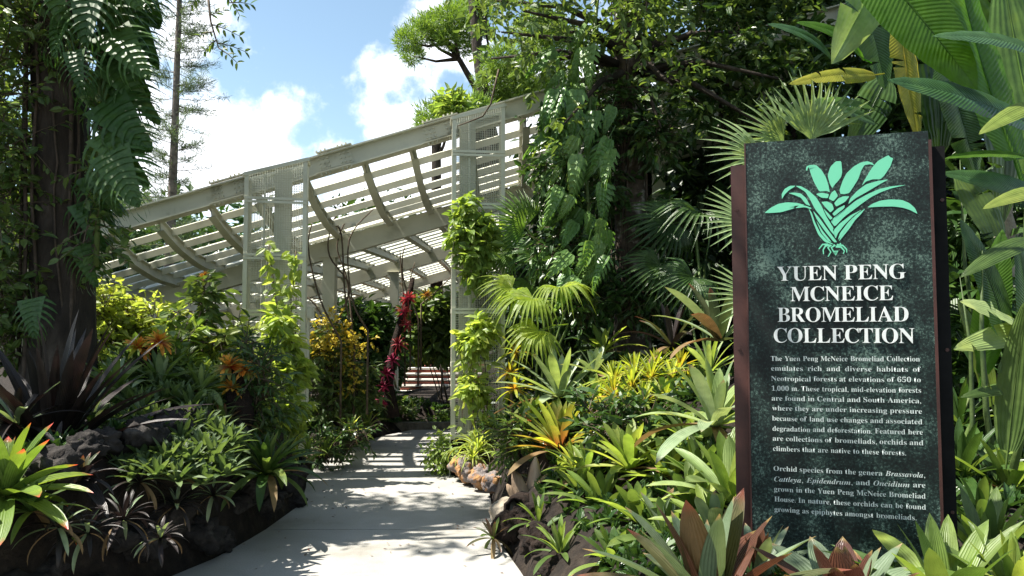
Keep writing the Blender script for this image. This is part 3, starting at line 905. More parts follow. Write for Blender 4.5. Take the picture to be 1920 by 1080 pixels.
leaves = [
 [(470, 200), (540, 193), (590, 240), (630, 305), (655, 380), (666, 446), (640, 432), (570, 438), (520, 350), (490, 270)],
 [(722, 160), (772, 158), (781, 260), (770, 305), (735, 350), (715, 370), (690, 408), (668, 370), (646, 290), (672, 210)],
 [(765, 460), (755, 425), (785, 340), (820, 270), (890, 205), (950, 172), (1010, 158), (1055, 172), (1078, 198), (1035, 186), (985, 195), (955, 245), (930, 320), (890, 385), (845, 452), (800, 462)],
 [(960, 385), (985, 335), (1050, 225), (1110, 155), (1205, 103), (1225, 124), (1250, 130), (1225, 205), (1165, 295), (1130, 325), (1060, 325), (1000, 345)],
 [(835, 555), (855, 500), (920, 430), (1000, 372), (1100, 342), (1210, 325), (1130, 368), (1010, 440), (905, 498)],
 [(675, 712), (720, 665), (810, 600), (905, 522), (1015, 462), (1120, 415), (1230, 390), (1375, 376), (1240, 406), (1130, 446), (1045, 490), (960, 550), (880, 610), (800, 670), (712, 762)],
 [(1010, 585), (1060, 550), (1130, 522), (1220, 510), (1330, 515), (1400, 545), (1450, 590), (1475, 645), (1405, 608), (1340, 587), (1250, 575), (1130, 577)],
 [(995, 592), (950, 650), (900, 700), (850, 775), (745, 905), (790, 800), (850, 715), (910, 650)],
 [(705, 790), (760, 730), (860, 655), (965, 603), (880, 665), (800, 745), (735, 830), (722, 870), (706, 840)],
 [(740, 885), (760, 820), (830, 730), (890, 665), (840, 745), (780, 840)],
 [(350, 385), (400, 388), (470, 428), (540, 490), (590, 570), (635, 670), (702, 775), (690, 806), (610, 700), (530, 600), (485, 510), (440, 440)],
 [(350, 385), (300, 385), (250, 415), (224, 460), (226, 508), (252, 465), (292, 425), (340, 395)],
 [(285, 453), (340, 447), (400, 456), (450, 500), (488, 572), (446, 555), (400, 495), (340, 470)],
 [(65, 635), (120, 590), (190, 552), (270, 537), (360, 542), (440, 562), (330, 572), (290, 590), (350, 590), (220, 628), (130, 635)],
 [(395, 560), (455, 572), (500, 590), (490, 600), (440, 582), (345, 592)],
 [(470, 590), (500, 632), (530, 720), (580, 820), (640, 885), (712, 930), (620, 903), (560, 835), (518, 735), (492, 650)],
 [(510, 612), (570, 680), (645, 785), (735, 905), (705, 905), (620, 800), (550, 700)],
 [(540, 700), (600, 800), (685, 905), (650, 890), (590, 820)],
 [(600, 690), (650, 735), (700, 800), (718, 850), (680, 810)],
 [(538, 462), (590, 448), (658, 462), (648, 500), (590, 496)],
 [(655, 505), (680, 450), (713, 425), (742, 478), (700, 528)],
 [(706, 545), (742, 503), (790, 482), (848, 482), (805, 535), (725, 578)],
 [(588, 535), (640, 529), (688, 552), (704, 600), (672, 632), (622, 580)],
 [(608, 596), (645, 632), (692, 682), (672, 700), (640, 660)],
 [(688, 642), (740, 594), (804, 562), (800, 590), (708, 664)],
 [(445, 238), (452, 208), (480, 195), (535, 193), (482, 207), (464, 222), (458, 250)],
]
for i, l in enumerate(leaves):
    cx = sum(a for a, b in l) / len(l); cy = sum(b for a, b in l) / len(l)
    poly(smooth_poly(l, 1), 'emblem_leaf', lift=.0012 + i * .0001)
def stroke(pts, w):
    L_, R_ = [], []
    for i, p in enumerate(pts):
        a = pts[max(0, i - 1)]; b = pts[min(len(pts) - 1, i + 1)]
        dx, dy = b[0] - a[0], b[1] - a[1]; l = math.hypot(dx, dy) or 1
        k = w * (1 - .5 * i / (len(pts) - 1))
        L_.append((p[0] - dy / l * k, p[1] + dx / l * k)); R_.append((p[0] + dy / l * k, p[1] - dx / l * k))
    return L_ + R_[::-1]
for i, s_ in enumerate(([(650, 925), (600, 925), (565, 968)], [(665, 930), (625, 940), (605, 975), (608, 1015)], [(680, 930), (648, 955), (675, 995), (650, 1038)],
           [(715, 930), (680, 955), (700, 990), (740, 985), (718, 1025)], [(730, 928), (785, 935), (820, 970), (822, 1000)], [(720, 945), (770, 950), (800, 985), (790, 1012)], [(760, 930), (765, 912)])):
    poly(stroke(s_, 9), 'emblem_root', lift=.0045 + i * .0001)

# lettering: the serif alphabets of Blender's built-in fallback font
def ser(s_, up=0x1D400, lo=0x1D41A, dg=0x1D7CE):
    o = ''
    for c in s_:
        if c == 'h' and lo == 0x1D44E: o += '\u210e'
        elif 'A' <= c <= 'Z': o += chr(up + ord(c) - 65)
        elif 'a' <= c <= 'z': o += chr(lo + ord(c) - 97)
        elif '0' <= c <= '9': o += chr(dg + ord(c) - 48)
        else: o += c
    return o
def text_mesh(body, size, offset=0.0, extrude=0.0, res=3):
    cu = bpy.data.curves.new('lettering', 'FONT'); cu.body = body; cu.size = size; cu.offset = offset; cu.extrude = extrude; cu.resolution_u = res
    ob = bpy.data.objects.new('lettering', cu); COL.objects.link(ob)
    dg = bpy.context.evaluated_depsgraph_get(); dg.update()
    me = bpy.data.meshes.new_from_object(ob.evaluated_get(dg))
    bpy.data.objects.remove(ob); bpy.data.curves.remove(cu)
    return me
def extent(me):
    xs = [v.co.x for v in me.vertices]; ys = [v.co.y for v in me.vertices]
    return (min(xs), max(xs), min(ys), max(ys)) if xs else (0, 0, 0, 0)
UP = Matrix(((1, 0, 0, 0), (0, 0, -1, 0), (0, 1, 0, 0), (0, 0, 0, 1)))   # text plane -> board plane
titles = (('YUEN PENG', 1457.5, 1698, 527, 522.5), ('MCNEICE', 1482, 1674, 565, 563), ('BROMELIAD', 1458, 1703, 604, 602.6), ('COLLECTION', 1451, 1714.5, 643, 642.6))
ch = 30.0 * 3.3 / F
probe = extent(text_mesh(ser('E'), 1.0)); capu = probe[3] - probe[2]
tsize = .0645 / capu
for txt, a, b, ya, yb in titles:
    ua, va = board_uv(a, ya); ub, vb = board_uv(b, yb); v = (va + vb) / 2
    glyphs = []; x = 0
    for c in txt:
        if c == ' ': x += .26 * tsize; continue
        me = text_mesh(ser(c), tsize, -.0006, .003, 4); e = extent(me)
        glyphs.append((me, x - e[0])); x += e[1] - e[0] + .035 * tsize
    sx = (ub - ua) / (x - .035 * tsize)
    for me, gx in glyphs:
        me.materials.clear(); me.materials.append(MT['white'])
        M = Matrix.Translation((ua, -.0065, v)) @ Matrix.Diagonal((sx, 1, 1, 1)) @ Matrix.Translation((gx, 0, 0)) @ UP
        link('letter', me, sign, M)
body = [('The Yuen Peng McNeice Bromeliad Collection', 78, 82, 940, 84), ('emulates rich and diverse habitats of', 80, 138, 945, 145), ('Neotropical forests at elevations of 650 to', 80, 197, 945, 205),
 ('1,000 m. These tropical, mid-elevation forests', 83, 254, 947, 266), ('are found in Central and South America,', 83, 311, 947, 326), ('where they are under increasing pressure', 86, 368, 952, 387),
 ('because of land use changes and associated', 86, 427, 954, 447), ('degradation and deforestation. Featured here', 88, 486, 957, 508), ('are collections of bromeliads, orchids and', 89, 543, 960, 570),
 ('climbers that are native to these forests.', 91, 602, 860, 628), ('Orchid species from the genera *Brassavola,', 94, 717, 970, 757), ('*Cattleya, *Epidendrum, and *Oncidium are', 97, 778, 972, 815),
 ('grown in the Yuen Peng McNeice Bromeliad', 97, 836, 973, 877), ('House. In nature, these orchids can be found', 99, 894, 975, 942), ('growing as epiphytes amongst bromeliads.', 99, 953, 920, 1003)]
bs = .0215 / capu
for txt, xa, ya, xb, yb in body:
    ua, va = board_uv(1420 + xa / 3.085, 650 + ya / 3.085); ub, vb = board_uv(1420 + xb / 3.085, 650 + yb / 3.085)
    words_ = []
    for w in txt.split(' '):
        it = w.startswith('*'); w = w.lstrip('*')
        me = text_mesh(ser(w, 0x1D468, 0x1D482) if it else ser(w), bs, -.00018, 0, 2); e = extent(me)
        words_.append((me, e[0], e[1] - e[0]))
    tot = sum(w for _, _, w in words_); nsp = len(words_) - 1; mins = .36 * bs
    sx = min(1.12, (ub - ua - nsp * mins) / tot)
    gap = (ub - ua - tot * sx) / nsp
    bm = bmesh.new(); x = ua
    for me, e0, w in words_:
        t0 = len(bm.verts); bm.from_mesh(me); bm.verts.ensure_lookup_table()
        vv = bm.verts[t0:]
        for q in vv: q.co = Vector((x + (q.co.x - e0) * sx, -.0016, q.co.y + va + (vb - va) * (x - ua) / (ub - ua)))
        x += w * sx + gap
        bpy.data.meshes.remove(me)
    me = bpy.data.meshes.new('text_line'); bm.to_mesh(me); bm.free(); me.materials.append(MT['print'])
    link('text_line', me, sign)

# ================================================================== PLANTS
NR = np.random.default_rng(11)
R_ = random.Random(5)

def leaf_object(name, mb, mat, label, cat, group=None, wood=None, woodname='stem', woodmat='twig', leafname='foliage', loc=None):
    root_ = empty(name, loc or (0, 0, 0), label, cat, group)
    off = Matrix.Translation(-root_.location)
    for nm, m_, mt in ((leafname, mb, mat), (woodname, wood, woodmat)):
        if m_ is None or m_.n == 0: continue
        V = [v - np.array(root_.location, dtype=np.float32) for v in m_.V]; m_.V = V
        m_.build(nm, MT[mt], root_, smooth=(nm == woodname))
    return root_

# ---- big trees -----------------------------------------------------
def trunk_path(p0, p1, n=9, wob=.05, rng=R_):
    return [Vector(p0).lerp(Vector(p1), i / n) + Vector((rng.uniform(-wob, wob), rng.uniform(-wob, wob), 0)) * (1 if 0 < i else 0) for i in range(n + 1)]
# tree with climbing monstera, left
TL = at(112, 600, 6.2); TLt = at(125, -900, 6.4)
base = root(105, 800, 6.2)
tree = empty('broadleaf_tree', (base.x, base.y, base.z), 'tall dark-barked tree on the left wrapped in climbers and aerial roots', 'tree')
def child(mb, name, mat, parent, smooth=True, **kw):
    m0 = np.array(parent.location, dtype=np.float32); mb.V = [v - m0 for v in mb.V]
    o = mb.build(name, MT[mat], parent, smooth); return tag(o, **kw)
mb = MB(); pts = [base + Vector((0, 0, -.3))] + [base.lerp(TLt, t) + Vector((.04 * math.sin(t * 9), 0, 0)) for t in np.linspace(.04, 1, 16)]
mb.tube(pts, [.34, .29, .26] + [.235 - .008 * i for i in range(len(pts) - 3)], 18, jit=.06, rng=R_)
child(mb, 'trunk', 'bark', tree)
mb = MB()
for i in range(9):
    a = R_.uniform(3.3, 6.0); r0 = .26; z1 = R_.uniform(2.4, 5)
    pts = []
    for k in range(14):
        t = k / 13; a += R_.uniform(-.12, .12)
        c = base.lerp(TLt, min(1, t * z1 / 7))
        pts.append(c + Vector((math.cos(a) * (r0 - .02 * t + .01), math.sin(a) * (r0 - .02 * t + .01), 0)))
    mb.tube(pts, R_.uniform(.008, .02), 5)
child(mb, 'aerial_root', 'root', tree, kind='stuff')
mb, wd = MB(), MB()
limbs = [((-3.5, 6.3, 6.0), (-4.4, 5.4, 7.4)), ((-3.5, 6.3, 5.6), (-6.2, 5.2, 6.5)), ((-3.5, 6.3, 6.3), (-2.3, 3.2, 7.0)), ((-3.5, 6.4, 6.6), (-6.0, 6.3, 7.7)), ((-3.5, 6.3, 6.2), (-5.3, 6.5, 7.7))]
for a, b in limbs:
    a, b = Vector(a), Vector(b); wd.tube([a, a.lerp(b, .4) + Vector((0, 0, .25)), a.lerp(b, .75) + Vector((0, 0, .2)), b], [.11, .08, .05, .02], 7)
cl = [(-6.9, 5.0, 6.8, .9), (-2.35, 3.1, 7.2, .30), (-6.2, 6.45, 7.8, .36), (-5.5, 6.5, 7.8, .36), (-4.8, 6.4, 7.8, .34),
      (-3.0, 3.2, 6.5, .26), (-2.0, 3.05, 6.0, .18), (-4.6, 5.3, 7.6, .16)]
sprigs(mb, NR, [c[:3] for c in cl], [c[3] for c in cl], 300, K=7, L=.4, ll=.13, lw=.055, down=.1)
child(mb, 'crown', 'mid', tree, False); child(wd, 'limb', 'bark', tree)

def climber(name, label, leafmat_, specs, mesh_kw, group=None, stem_path=None, cat='climber', loc=(0, 0, 0)):
    root_ = empty(name, loc, label, cat, group)
    vs = [monstera_leaf(seed=i, **mesh_kw[i % len(mesh_kw)]).mesh(name + '_leaf', MT[leafmat_], False) for i in range(4)]
    for i, (p, d, up, s) in enumerate(specs):
        M = Matrix.Translation(-Vector(loc)) @ dirmat(p, d, up, s) @ Matrix.Rotation(0, 4, 'X')
        link('leaf', vs[i % 4], root_, M)
    if stem_path:
        mb = MB()
        for sp in stem_path: mb.tube([Vector(q) - Vector(loc) for q in sp], .022, 6)
        mb.build('stem', MT['stem'], root_, True)
    return root_
def lf(px0, py0, px1, py1, Y, face=(0, -1, .35), dY=-.1):
    a, b = at(px0, py0, Y), at(px1, py1, Y + dY); d = b - a
    return (a, d, Vector(face), d.length * .9)
mons = [lf(190, -30, 245, 95, 5.9), lf(205, 60, 285, 150, 5.8, (.3, -1, .2)), lf(205, 120, 290, 215, 5.9, (.2, -1, .2)), lf(195, 190, 285, 285, 5.85), lf(190, 250, 275, 345, 5.8, (.1, -1, .3)),
        lf(205, 285, 262, 395, 5.75), lf(180, 320, 215, 400, 5.9), lf(170, -20, 150, 90, 5.7), lf(140, 95, 145, 175, 5.65, (0, -1, .1)), lf(215, -40, 290, 20, 6.0), lf(235, 10, 295, 110, 6.1, (.4, -1, .2)),
        lf(215, 110, 280, 190, 6.1), lf(180, 60, 225, 170, 6.0), lf(175, 150, 235, 260, 6.05, (-.2, -1, .2)), lf(165, 330, 200, 420, 6.0), lf(120, 30, 90, 110, 5.75, (-.3, -1, .2)), lf(200, -60, 200, 40, 5.8, (-.2, -1, .3)),
        lf(240, -60, 300, 60, 6.2), lf(150, 380, 185, 470, 6.0), lf(60, 560, 60, 640, 5.7), lf(150, 460, 175, 540, 6.05), lf(215, 200, 270, 300, 6.2, (.3, -1, .1)), lf(90, -40, 120, 60, 5.7), lf(215, -90, 260, 20, 5.7)]
climber('monstera', 'climbing monstera with big slit leaves hanging off the left tree trunk against the sky', 'monstera', mons,
        [dict(wide=.58, droop=.55, lobes=9, slim=.60, solid=.20), dict(wide=.62, droop=.3, lobes=9, slim=.62, solid=.24), dict(wide=.55, droop=.8, lobes=9, slim=.60, solid=.20), dict(wide=.60, droop=.4, lobes=8, slim=.64, solid=.26)], stem_path=[[at(180, 500, 6.0), at(190, 250, 6.0), at(185, -100, 6.05)]], loc=tuple(at(180, 600, 6.0)))
# small-leaved creeper on that trunk and the bushy mass left of it
mb, wd = MB(), MB()
cc = []
for py, x0, r in ((-60, 20, .5), (60, 10, .45), (40, 90, .2), (170, 5, .42), (280, 0, .38), (360, 20, .2), (420, -5, .36), (500, 0, .32), (550, 40, .16), (110, 185, .14), (240, 190, .14), (340, 180, .14), (440, 175, .18), (540, 10, .28), (10, 150, .22), (500, 175, .12), (130, 60, .12), (590, 5, .28), (640, 20, .22)):
    p = at(x0, py, 6.0); cc.append((p.x, p.y, p.z, r))
sprigs(mb, NR, [c[:3] for c in cc], [c[3] for c in cc], 130, K=6, L=.24, ll=.085, lw=.045, wood=wd, shell=.15)
leaf_object('creeper', mb, 'mid', 'small-leaved green creeper bushing out around the left tree trunk', 'creeper', wood=wd, loc=tuple(at(60, 620, 6.0)))

# second dense tree further left / behind that fills the left edge
def tree_thing(name, label, base, trunk_pts, rad, clumps, leafkw, leafm, barkm='bark', group=None, seg=10, limbs=None):
    t = empty(name, base, label, 'tree', group)
    mb = MB(); mb.tube(trunk_pts, rad, seg, jit=.05, rng=R_); child(mb, 'trunk', barkm, t)
    mb, wd = MB(), MB()
    top = Vector(trunk_pts[-1])
    for i, c in enumerate(clumps):
        k = min(len(trunk_pts) - 1, max(1, int(len(trunk_pts) * .45) + i % max(1, len(trunk_pts) // 2)))
        a = Vector(trunk_pts[k]); b = Vector(c[:3])
        wd.tube([a, a.lerp(b, .5) + Vector((0, 0, (b - a).length * .10)), b], [rad[min(k, len(rad) - 1)] * .45, rad[-1] * .5 + .012, .01], 5)
    sprigs(mb, NR, [c[:3] for c in clumps], [c[3] for c in clumps], **leafkw)
    child(mb, 'crown', leafm, t, False); child(wd, 'limb', barkm, t)
    return t
def clumps_px(lst, Y, dY=0):
    o = []
    for i, e in enumerate(lst):
        px, py, r = e[:3]; yy = e[3] if len(e) > 3 else Y + (dY * ((i * .37) % 1 - .5))
        p = at(px, py, yy); o.append((p.x, p.y, p.z, r * yy / F))
    return o
# tree out left whose shade covers the left bed
tree_thing('broadleaf_tree', 'bushy tree at the far left edge behind the creeper-wrapped trunk', (-7.4, 6.2, 0), [(-7.4, 6.2, -.2), (-7.3, 6.2, 2), (-7.5, 6.1, 4), (-7.3, 6.0, 6)], [.2, .17, .14, .08],
           [(-7.4, 5.4, 6.2, .9), (-9.0, 7.5, 5.6, 1.3), (-8.4, 4.4, 6.4, 1.0), (-9.2, 9.2, 6.0, 1.3), (-7.4, 10.5, 6.4, .8), (-7.2, 10.5, 5.2, .8), (-7.4, 10.6, 4.0, .8), (-6.9, 10.5, 7.0, .7), (-7.6, 10.6, 2.8, .8), (-6.4, 10.6, 6.6, .5), (-6.6, 10.5, 3.0, .5), (-7.3, 8.4, 3.8, 1.2), (-8.2, 9.4, 2.8, 1.2)],
           dict(twigs=330, K=7, L=.42, ll=.16, lw=.07, down=.3), 'mid')

# right big tree with bright climber
b2 = root(1182, 790, 8.6); t2 = at(1180, -700, 8.8)
tree2 = empty('broadleaf_tree', tuple(b2), 'thick lichen-spotted tree trunk rising in the dark jungle left of the sign', 'tree')
mb = MB(); pts = [b2 + Vector((0, 0, -.3))] + [b2.lerp(t2, t) + Vector((.03 * math.sin(t * 11), 0, 0)) for t in np.linspace(.03, 1, 16)]
mb.tube(pts, [.30, .25, .22] + [.20 - .006 * i for i in range(len(pts) - 3)], 16, jit=.05, rng=R_); child(mb, 'trunk', 'barkpale', tree2)
mb = MB()
for i in range(6):
    a = R_.uniform(3.4, 5.9); pts = []
    for k in range(12):
        a += R_.uniform(-.12, .12); c = b2.lerp(t2, k / 11 * .6)
        pts.append(c + Vector((math.cos(a) * .22, math.sin(a) * .22, 0)))
    mb.tube(pts, R_.uniform(.008, .018), 5)
child(mb, 'aerial_root', 'root', tree2, kind='stuff')
cp = clumps_px([(1180, -60, 150), (1040, -40, 130), (1320, -50, 150), (980, 20, 80), (1050, 60, 90), (1120, 90, 80), (940, 60, 60), (1000, 120, 60), (1090, 150, 50), (1220, 60, 100), (1330, 80, 110), (1260, 160, 70),
                (1420, 60, 100), (1390, 170, 80), (1470, 150, 60), (1320, 200, 60), (960, -90, 110), (920, 0, 45), (1450, -40, 130), (1060, 230, 40), (1240, 240, 40), (920, 110, 26), (1440, 240, 40)], 8.2, 1.6)
cp += [(.5, 9.2, 8.4, 1.6), (2.2, 8.8, 8.6, 1.7), (1.3, 7.2, 7.6, 1.2), (3.6, 8.4, 7.8, 1.6), (-1.0, 9.8, 8.4, 1.1), (3.2, 10, 6.5, 1.5)]
mb, wd = MB(), MB()
for c in cp:
    a = b2.lerp(t2, min(.95, max(.42, (c[2] - 1) / 9))); b = Vector(c[:3]); wd.tube([a, a.lerp(b, .5) + Vector((0, 0, .15)), b], [.06, .035, .01], 5)
sprigs(mb, NR, [c[:3] for c in cp], [c[3] for c in cp], 400, K=7, L=.26, ll=.095, lw=.045, wood=None, shell=.05)
child(mb, 'crown', 'mid', tree2, False); child(wd, 'limb', 'bark', tree2)
spec = []
for (x0, y0, x1, y1, Y) in ((1050, 140, 1015, 240, 7.9), (1070, 170, 1040, 270, 7.8), (1035, 200, 1000, 300, 7.9), (1085, 200, 1065, 310, 7.8), (1040, 250, 985, 285, 8.0), (1075, 260, 1040, 360, 7.8), (1050, 290, 1010, 370, 7.9), (1095, 300, 1090, 400, 7.8),
        (1060, 340, 1020, 420, 7.9), (1085, 370, 1060, 460, 7.8), (1110, 410, 1075, 500, 7.7), (1060, 420, 1015, 490, 7.9), (1120, 360, 1130, 450, 7.8), (1120, 440, 1110, 530, 7.7), (1090, 470, 1050, 540, 7.8), (1130, 260, 1120, 350, 7.9),
        (1100, 110, 1080, 200, 7.9), (1130, 180, 1105, 270, 7.9), (1150, 300, 1140, 390, 7.9), (1060, 110, 1000, 150, 8.0), (1140, 480, 1090, 575, 7.6), (1075, 520, 1040, 600, 7.7), (1095, 60, 1050, 120, 8.0)):
    for rep in range(3):
        j = R_.uniform(-22, 22); jy = R_.uniform(-25, 30); f_ = R_.uniform(.45, .85)
        spec.append(lf(x0 + j, y0 + jy, x0 + j + (x1 - x0) * f_ + R_.uniform(-22, 10), y0 + jy + (y1 - y0) * f_, Y + R_.uniform(-.15, .25), (R_.uniform(-.9, .5), -1, R_.uniform(-.1, .7)), R_.uniform(-.25, .15)))
climber('climber_vine', 'climbing vine with long drooping slit leaves, sunlit, hanging left of the lichen-spotted trunk', 'monsterapale', spec,
        [dict(wide=.20, droop=.7, lobes=8, slim=.92, solid=.5), dict(wide=.24, droop=.4, lobes=7, slim=.92, solid=.5), dict(wide=.2, droop=.9, lobes=8, slim=.93, solid=.5), dict(wide=.26, droop=.5, lobes=6, slim=.9, solid=.5)],
        stem_path=[[at(1120, 600, 8.1), at(1100, 350, 8.1), at(1110, 100, 8.1), at(1130, -100, 8.2)]], loc=tuple(at(1120, 620, 8.1)))
mb, wd = MB(), MB()
cc = clumps_px([(1045, 330, 45), (1075, 420, 45), (1100, 250, 40), (1040, 480, 40), (1110, 520, 40), (1130, 350, 35), (1090, 580, 45), (1225, 260, 45), (1240, 420, 40), (1180, 560, 40), (1150, 200, 50), (1030, 240, 25), (1230, 560, 45)], 8.3, .4)
sprigs(mb, NR, [c[:3] for c in cc], [c[3] for c in cc], 90, K=6, L=.22, ll=.11, lw=.045, wood=wd, shell=.1, down=.7)
leaf_object('creeper', mb, 'dark', 'dark glossy creeper filling in around the lichen-spotted trunk', 'creeper', wood=wd, loc=tuple(at(1130, 640, 8.3)))

# ---- far trees behind the pergola
# thin pine with sparse whorled branches
bp_ = at(322, 400, 26); tp = at(346, -260, 26)
pine = empty('pine_tree', (bp_.x, 26, 0), 'slender sparse pine with bare straight trunk rising against the clouds', 'tree')
mb = MB(); pts = [Vector((bp_.x - .1, 26, 0))] + [bp_.lerp(tp, t) for t in np.linspace(0, 1, 8)]
mb.tube(pts, [.20, .16, .14, .12, .11, .09, .08, .07, .06], 8, jit=.08, rng=R_); child(mb, 'trunk', 'barkgrey', pine)
nd, wd = MB(), MB(); P, D = [], []
for k in range(62):
    t = -.12 + 1.12 * k / 61; c = bp_.lerp(tp, t)
    for j in range(3):
        a = R_.uniform(0, 6.28); ln = R_.uniform(.7, 1.75) * (1.0 - .2 * t); dz = R_.uniform(-.25, .15)
        q = [c + Vector((math.cos(a) * ln * s_, math.sin(a) * ln * s_, dz * s_ * ln + .16 * s_ * s_ * ln)) for s_ in (0, .35, .7, 1)]
        wd.tube(q, [.018, .012, .009, .005], 3, cap=False)
        for s_ in np.linspace(.3, 1.05, 6):
            b = c + Vector((math.cos(a) * ln * s_, math.sin(a) * ln * s_, dz * s_ * ln + .16 * s_ * s_ * ln))
            dd = NR.normal(size=(22, 3)) + np.array([math.cos(a), math.sin(a), .7]) * .8
            P.append(np.tile(np.array(b), (22, 1)) + NR.normal(size=(22, 3)) * .06); D.append(dd)
P = np.concatenate(P); D = np.concatenate(D)
scatter(nd, RHOMB, P, D, NR.normal(size=P.shape), NR.uniform(.13, .30, len(P)), np.full(len(P), .017), NR)
child(nd, 'crown', 'pine', pine, False); child(wd, 'limb', 'barkgrey', pine)

# feathery light green tree right of centre
def feathery(name, label, base, tr, rad, clumps, n=900, mat='needle', group=None, seed=0):
    t = empty(name, base, label, 'tree', group)
    mb = MB(); mb.tube(tr, rad, 8, jit=.08, rng=R_); child(mb, 'trunk', 'bark', t)
    nd, wd = MB(), MB(); P, D = [], []
    for c in clumps:
        c0 = np.array(c[:3]); r = c[3]; m = int(n * min(1.6, max(.2, (r / .9) ** 2)))
        dv = nrm(NR.normal(size=(m, 3))); rr = r * (.35 + .65 * NR.random(m) ** .5)
        lump = 1 + .25 * np.sin(dv[:, 0] * 7 + c0[0]) * np.cos(dv[:, 2] * 6 + c0[2])
        p = c0 + dv * (rr * lump)[:, None] * np.array([1, 1, .7])
        for _ in range(9):
            P.append(p + NR.normal(size=p.shape) * .07); D.append(dv * .7 + NR.normal(size=p.shape) * .5 + np.array([0, 0, .45]))
        a = Vector(tr[min(len(tr) - 1, R_.randrange(len(tr) // 2, len(tr)))]); b = Vector(c[:3])
        wd.tube([a, a.lerp(b, .5) + Vector((0, 0, -.15)), b], [.09, .05, .02], 5)
    P = np.concatenate(P); D = np.concatenate(D)
    scatter(nd, RHOMB, P, D, NR.normal(size=P.shape), NR.uniform(.14, .32, len(P)), np.full(len(P), .03), NR)
    child(nd, 'crown', mat, t, False); child(wd, 'limb', 'bark', t)
    return t
Yf = 27.0
feathery('feathery_tree', 'feathery light green tree leaning left over the pergola rim against the clouds', tuple(at(930, 640, Yf)), [at(925, 640, Yf), at(915, 260, Yf), at(900, 180, Yf), at(860, 110, Yf), at(838, 80, Yf), at(810, 75, Yf)], [.3, .22, .12, .10, .08, .05],
         clumps_px([(765, 78, 26), (790, 60, 30), (820, 48, 34), (850, 35, 32), (885, 55, 30), (775, 105, 20), (840, 75, 24), (880, 20, 30), (870, 90, 20)], Yf, 1.5), n=420)
feathery('feathery_tree', 'upright feathery green tree just right of the leaning feathery one', tuple(at(1000, 640, 24)), [at(990, 640, 24), at(905, 160, 24), at(895, 100, 24), at(885, -20, 24), at(875, -150, 24)], [.3, .2, .17, .15, .1],
         clumps_px([(940, 110, 34), (925, 150, 30), (960, 160, 44), (1000, 140, 50), (985, 190, 40), (935, 190, 28), (1040, 180, 50), (910, 10, 30), (940, -30, 44), (1010, 60, 50), (1050, 90, 60)], 24, 1.5), n=380)
feathery('round_shrub_tree', 'round fluffy green treetop peeking over the rim left of the tall pillar', tuple(at(820, 640, 22)), [at(818, 640, 22), at(818, 300, 22), at(815, 230, 22)], [.2, .15, .1],
         clumps_px([(815, 218, 28), (835, 205, 26), (800, 236, 18), (845, 230, 26)], 22, .8), n=420)
feathery('round_shrub_tree', 'small round fluffy treetop touching the tall pillar head', tuple(at(896, 640, 21.5)), [at(896, 640, 21.5), at(896, 300, 21.5), at(896, 230, 21.5)], [.2, .15, .1],
         clumps_px([(893, 200, 24), (905, 215, 22)], 21.5, .6), n=420)
mb = MB(); cc = clumps_px([(838, 195, 10), (848, 208, 12), (862, 200, 12), (852, 186, 8), (872, 212, 9)], 19.5)
wd = MB(); wd.tube([at(850, 640, 19.5), at(850, 210, 19.5)], [.08, .02], 5)
sprigs(mb, NR, [c[:3] for c in cc], [c[3] for c in cc], 26, K=6, L=.3, ll=.24, lw=.09)
leaf_object('slim_tree', mb, 'fresh', 'slim tree top with pale whorled leaves between the two fluffy round treetops', 'tree', wood=wd, woodname='trunk', leafname='crown', loc=(at(850, 640, 19.5).x, 19.5, 0))

# overhanging twigs with small leaves at the top
mb, wd = MB(), MB(); Y = 5.2
main = [at(385, -60, Y), at(395, 40, Y), at(410, 90, Y)]
wd.tube(main, [.012, .008, .004], 4)
for (x0, y0, x1, y1) in ((392, 30, 420, 20), (395, 45, 450, 68), (400, 60, 375, 66), (405, 75, 385, 95), (410, 90, 445, 118), (408, 80, 460, 97), (430, 5, 470, 8), (372, -10, 360, 8), (425, -10, 450, 30)):
    a, b = at(x0, y0, Y), at(x1, y1, Y - R_.uniform(-.15, .15)); wd.tube([a, (a + b) / 2 + Vector((0, 0, .01)), b], [.005, .004, .002], 3)
    m = 7
    P = np.array([tuple(a.lerp(b, (i // 2 + .6) / (m / 2) * .95)) for i in range(m + 1)]); dv = np.array(tuple((b - a).normalized()))
    sd = np.cross(dv, (0, -1, 0)); D = np.array([dv * .7 + sd * (1 if i % 2 else -1) * .8 + NR.normal(size=3) * .15 for i in range(m + 1)])
    scatter(mb, OVAL, P, D, np.tile((0.1, -1, .6), (m + 1, 1)) + NR.normal(size=(m + 1, 3)) * .3, NR.uniform(.045, .07, m + 1), NR.uniform(.018, .026, m + 1), NR)
wd.tube([at(385, -60, Y), Vector((-2.0, 5.2, 6.0)), Vector((-1.9, 4.3, 6.6))], [.012, .015, .02], 4)
leaf_object('overhanging_twig', mb, 'mid', 'leafy twig hanging into the top of the sky beside the sparse pine', 'twig', wood=wd, loc=tuple(at(385, -60, Y)))

# deep woodland behind everything (reads as one mass)
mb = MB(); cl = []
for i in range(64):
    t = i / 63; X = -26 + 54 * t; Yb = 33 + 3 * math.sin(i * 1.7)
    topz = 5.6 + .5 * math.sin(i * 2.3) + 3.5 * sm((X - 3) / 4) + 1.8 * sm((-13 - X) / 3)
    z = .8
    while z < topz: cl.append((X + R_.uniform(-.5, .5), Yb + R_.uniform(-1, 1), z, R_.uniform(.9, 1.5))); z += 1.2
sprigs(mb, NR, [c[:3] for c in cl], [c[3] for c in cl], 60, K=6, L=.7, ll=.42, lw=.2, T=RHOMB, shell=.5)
tag(mb.build('woodland', MT['dark']), 'dark woodland closing the view far behind the pergola', 'woodland', kind='stuff')
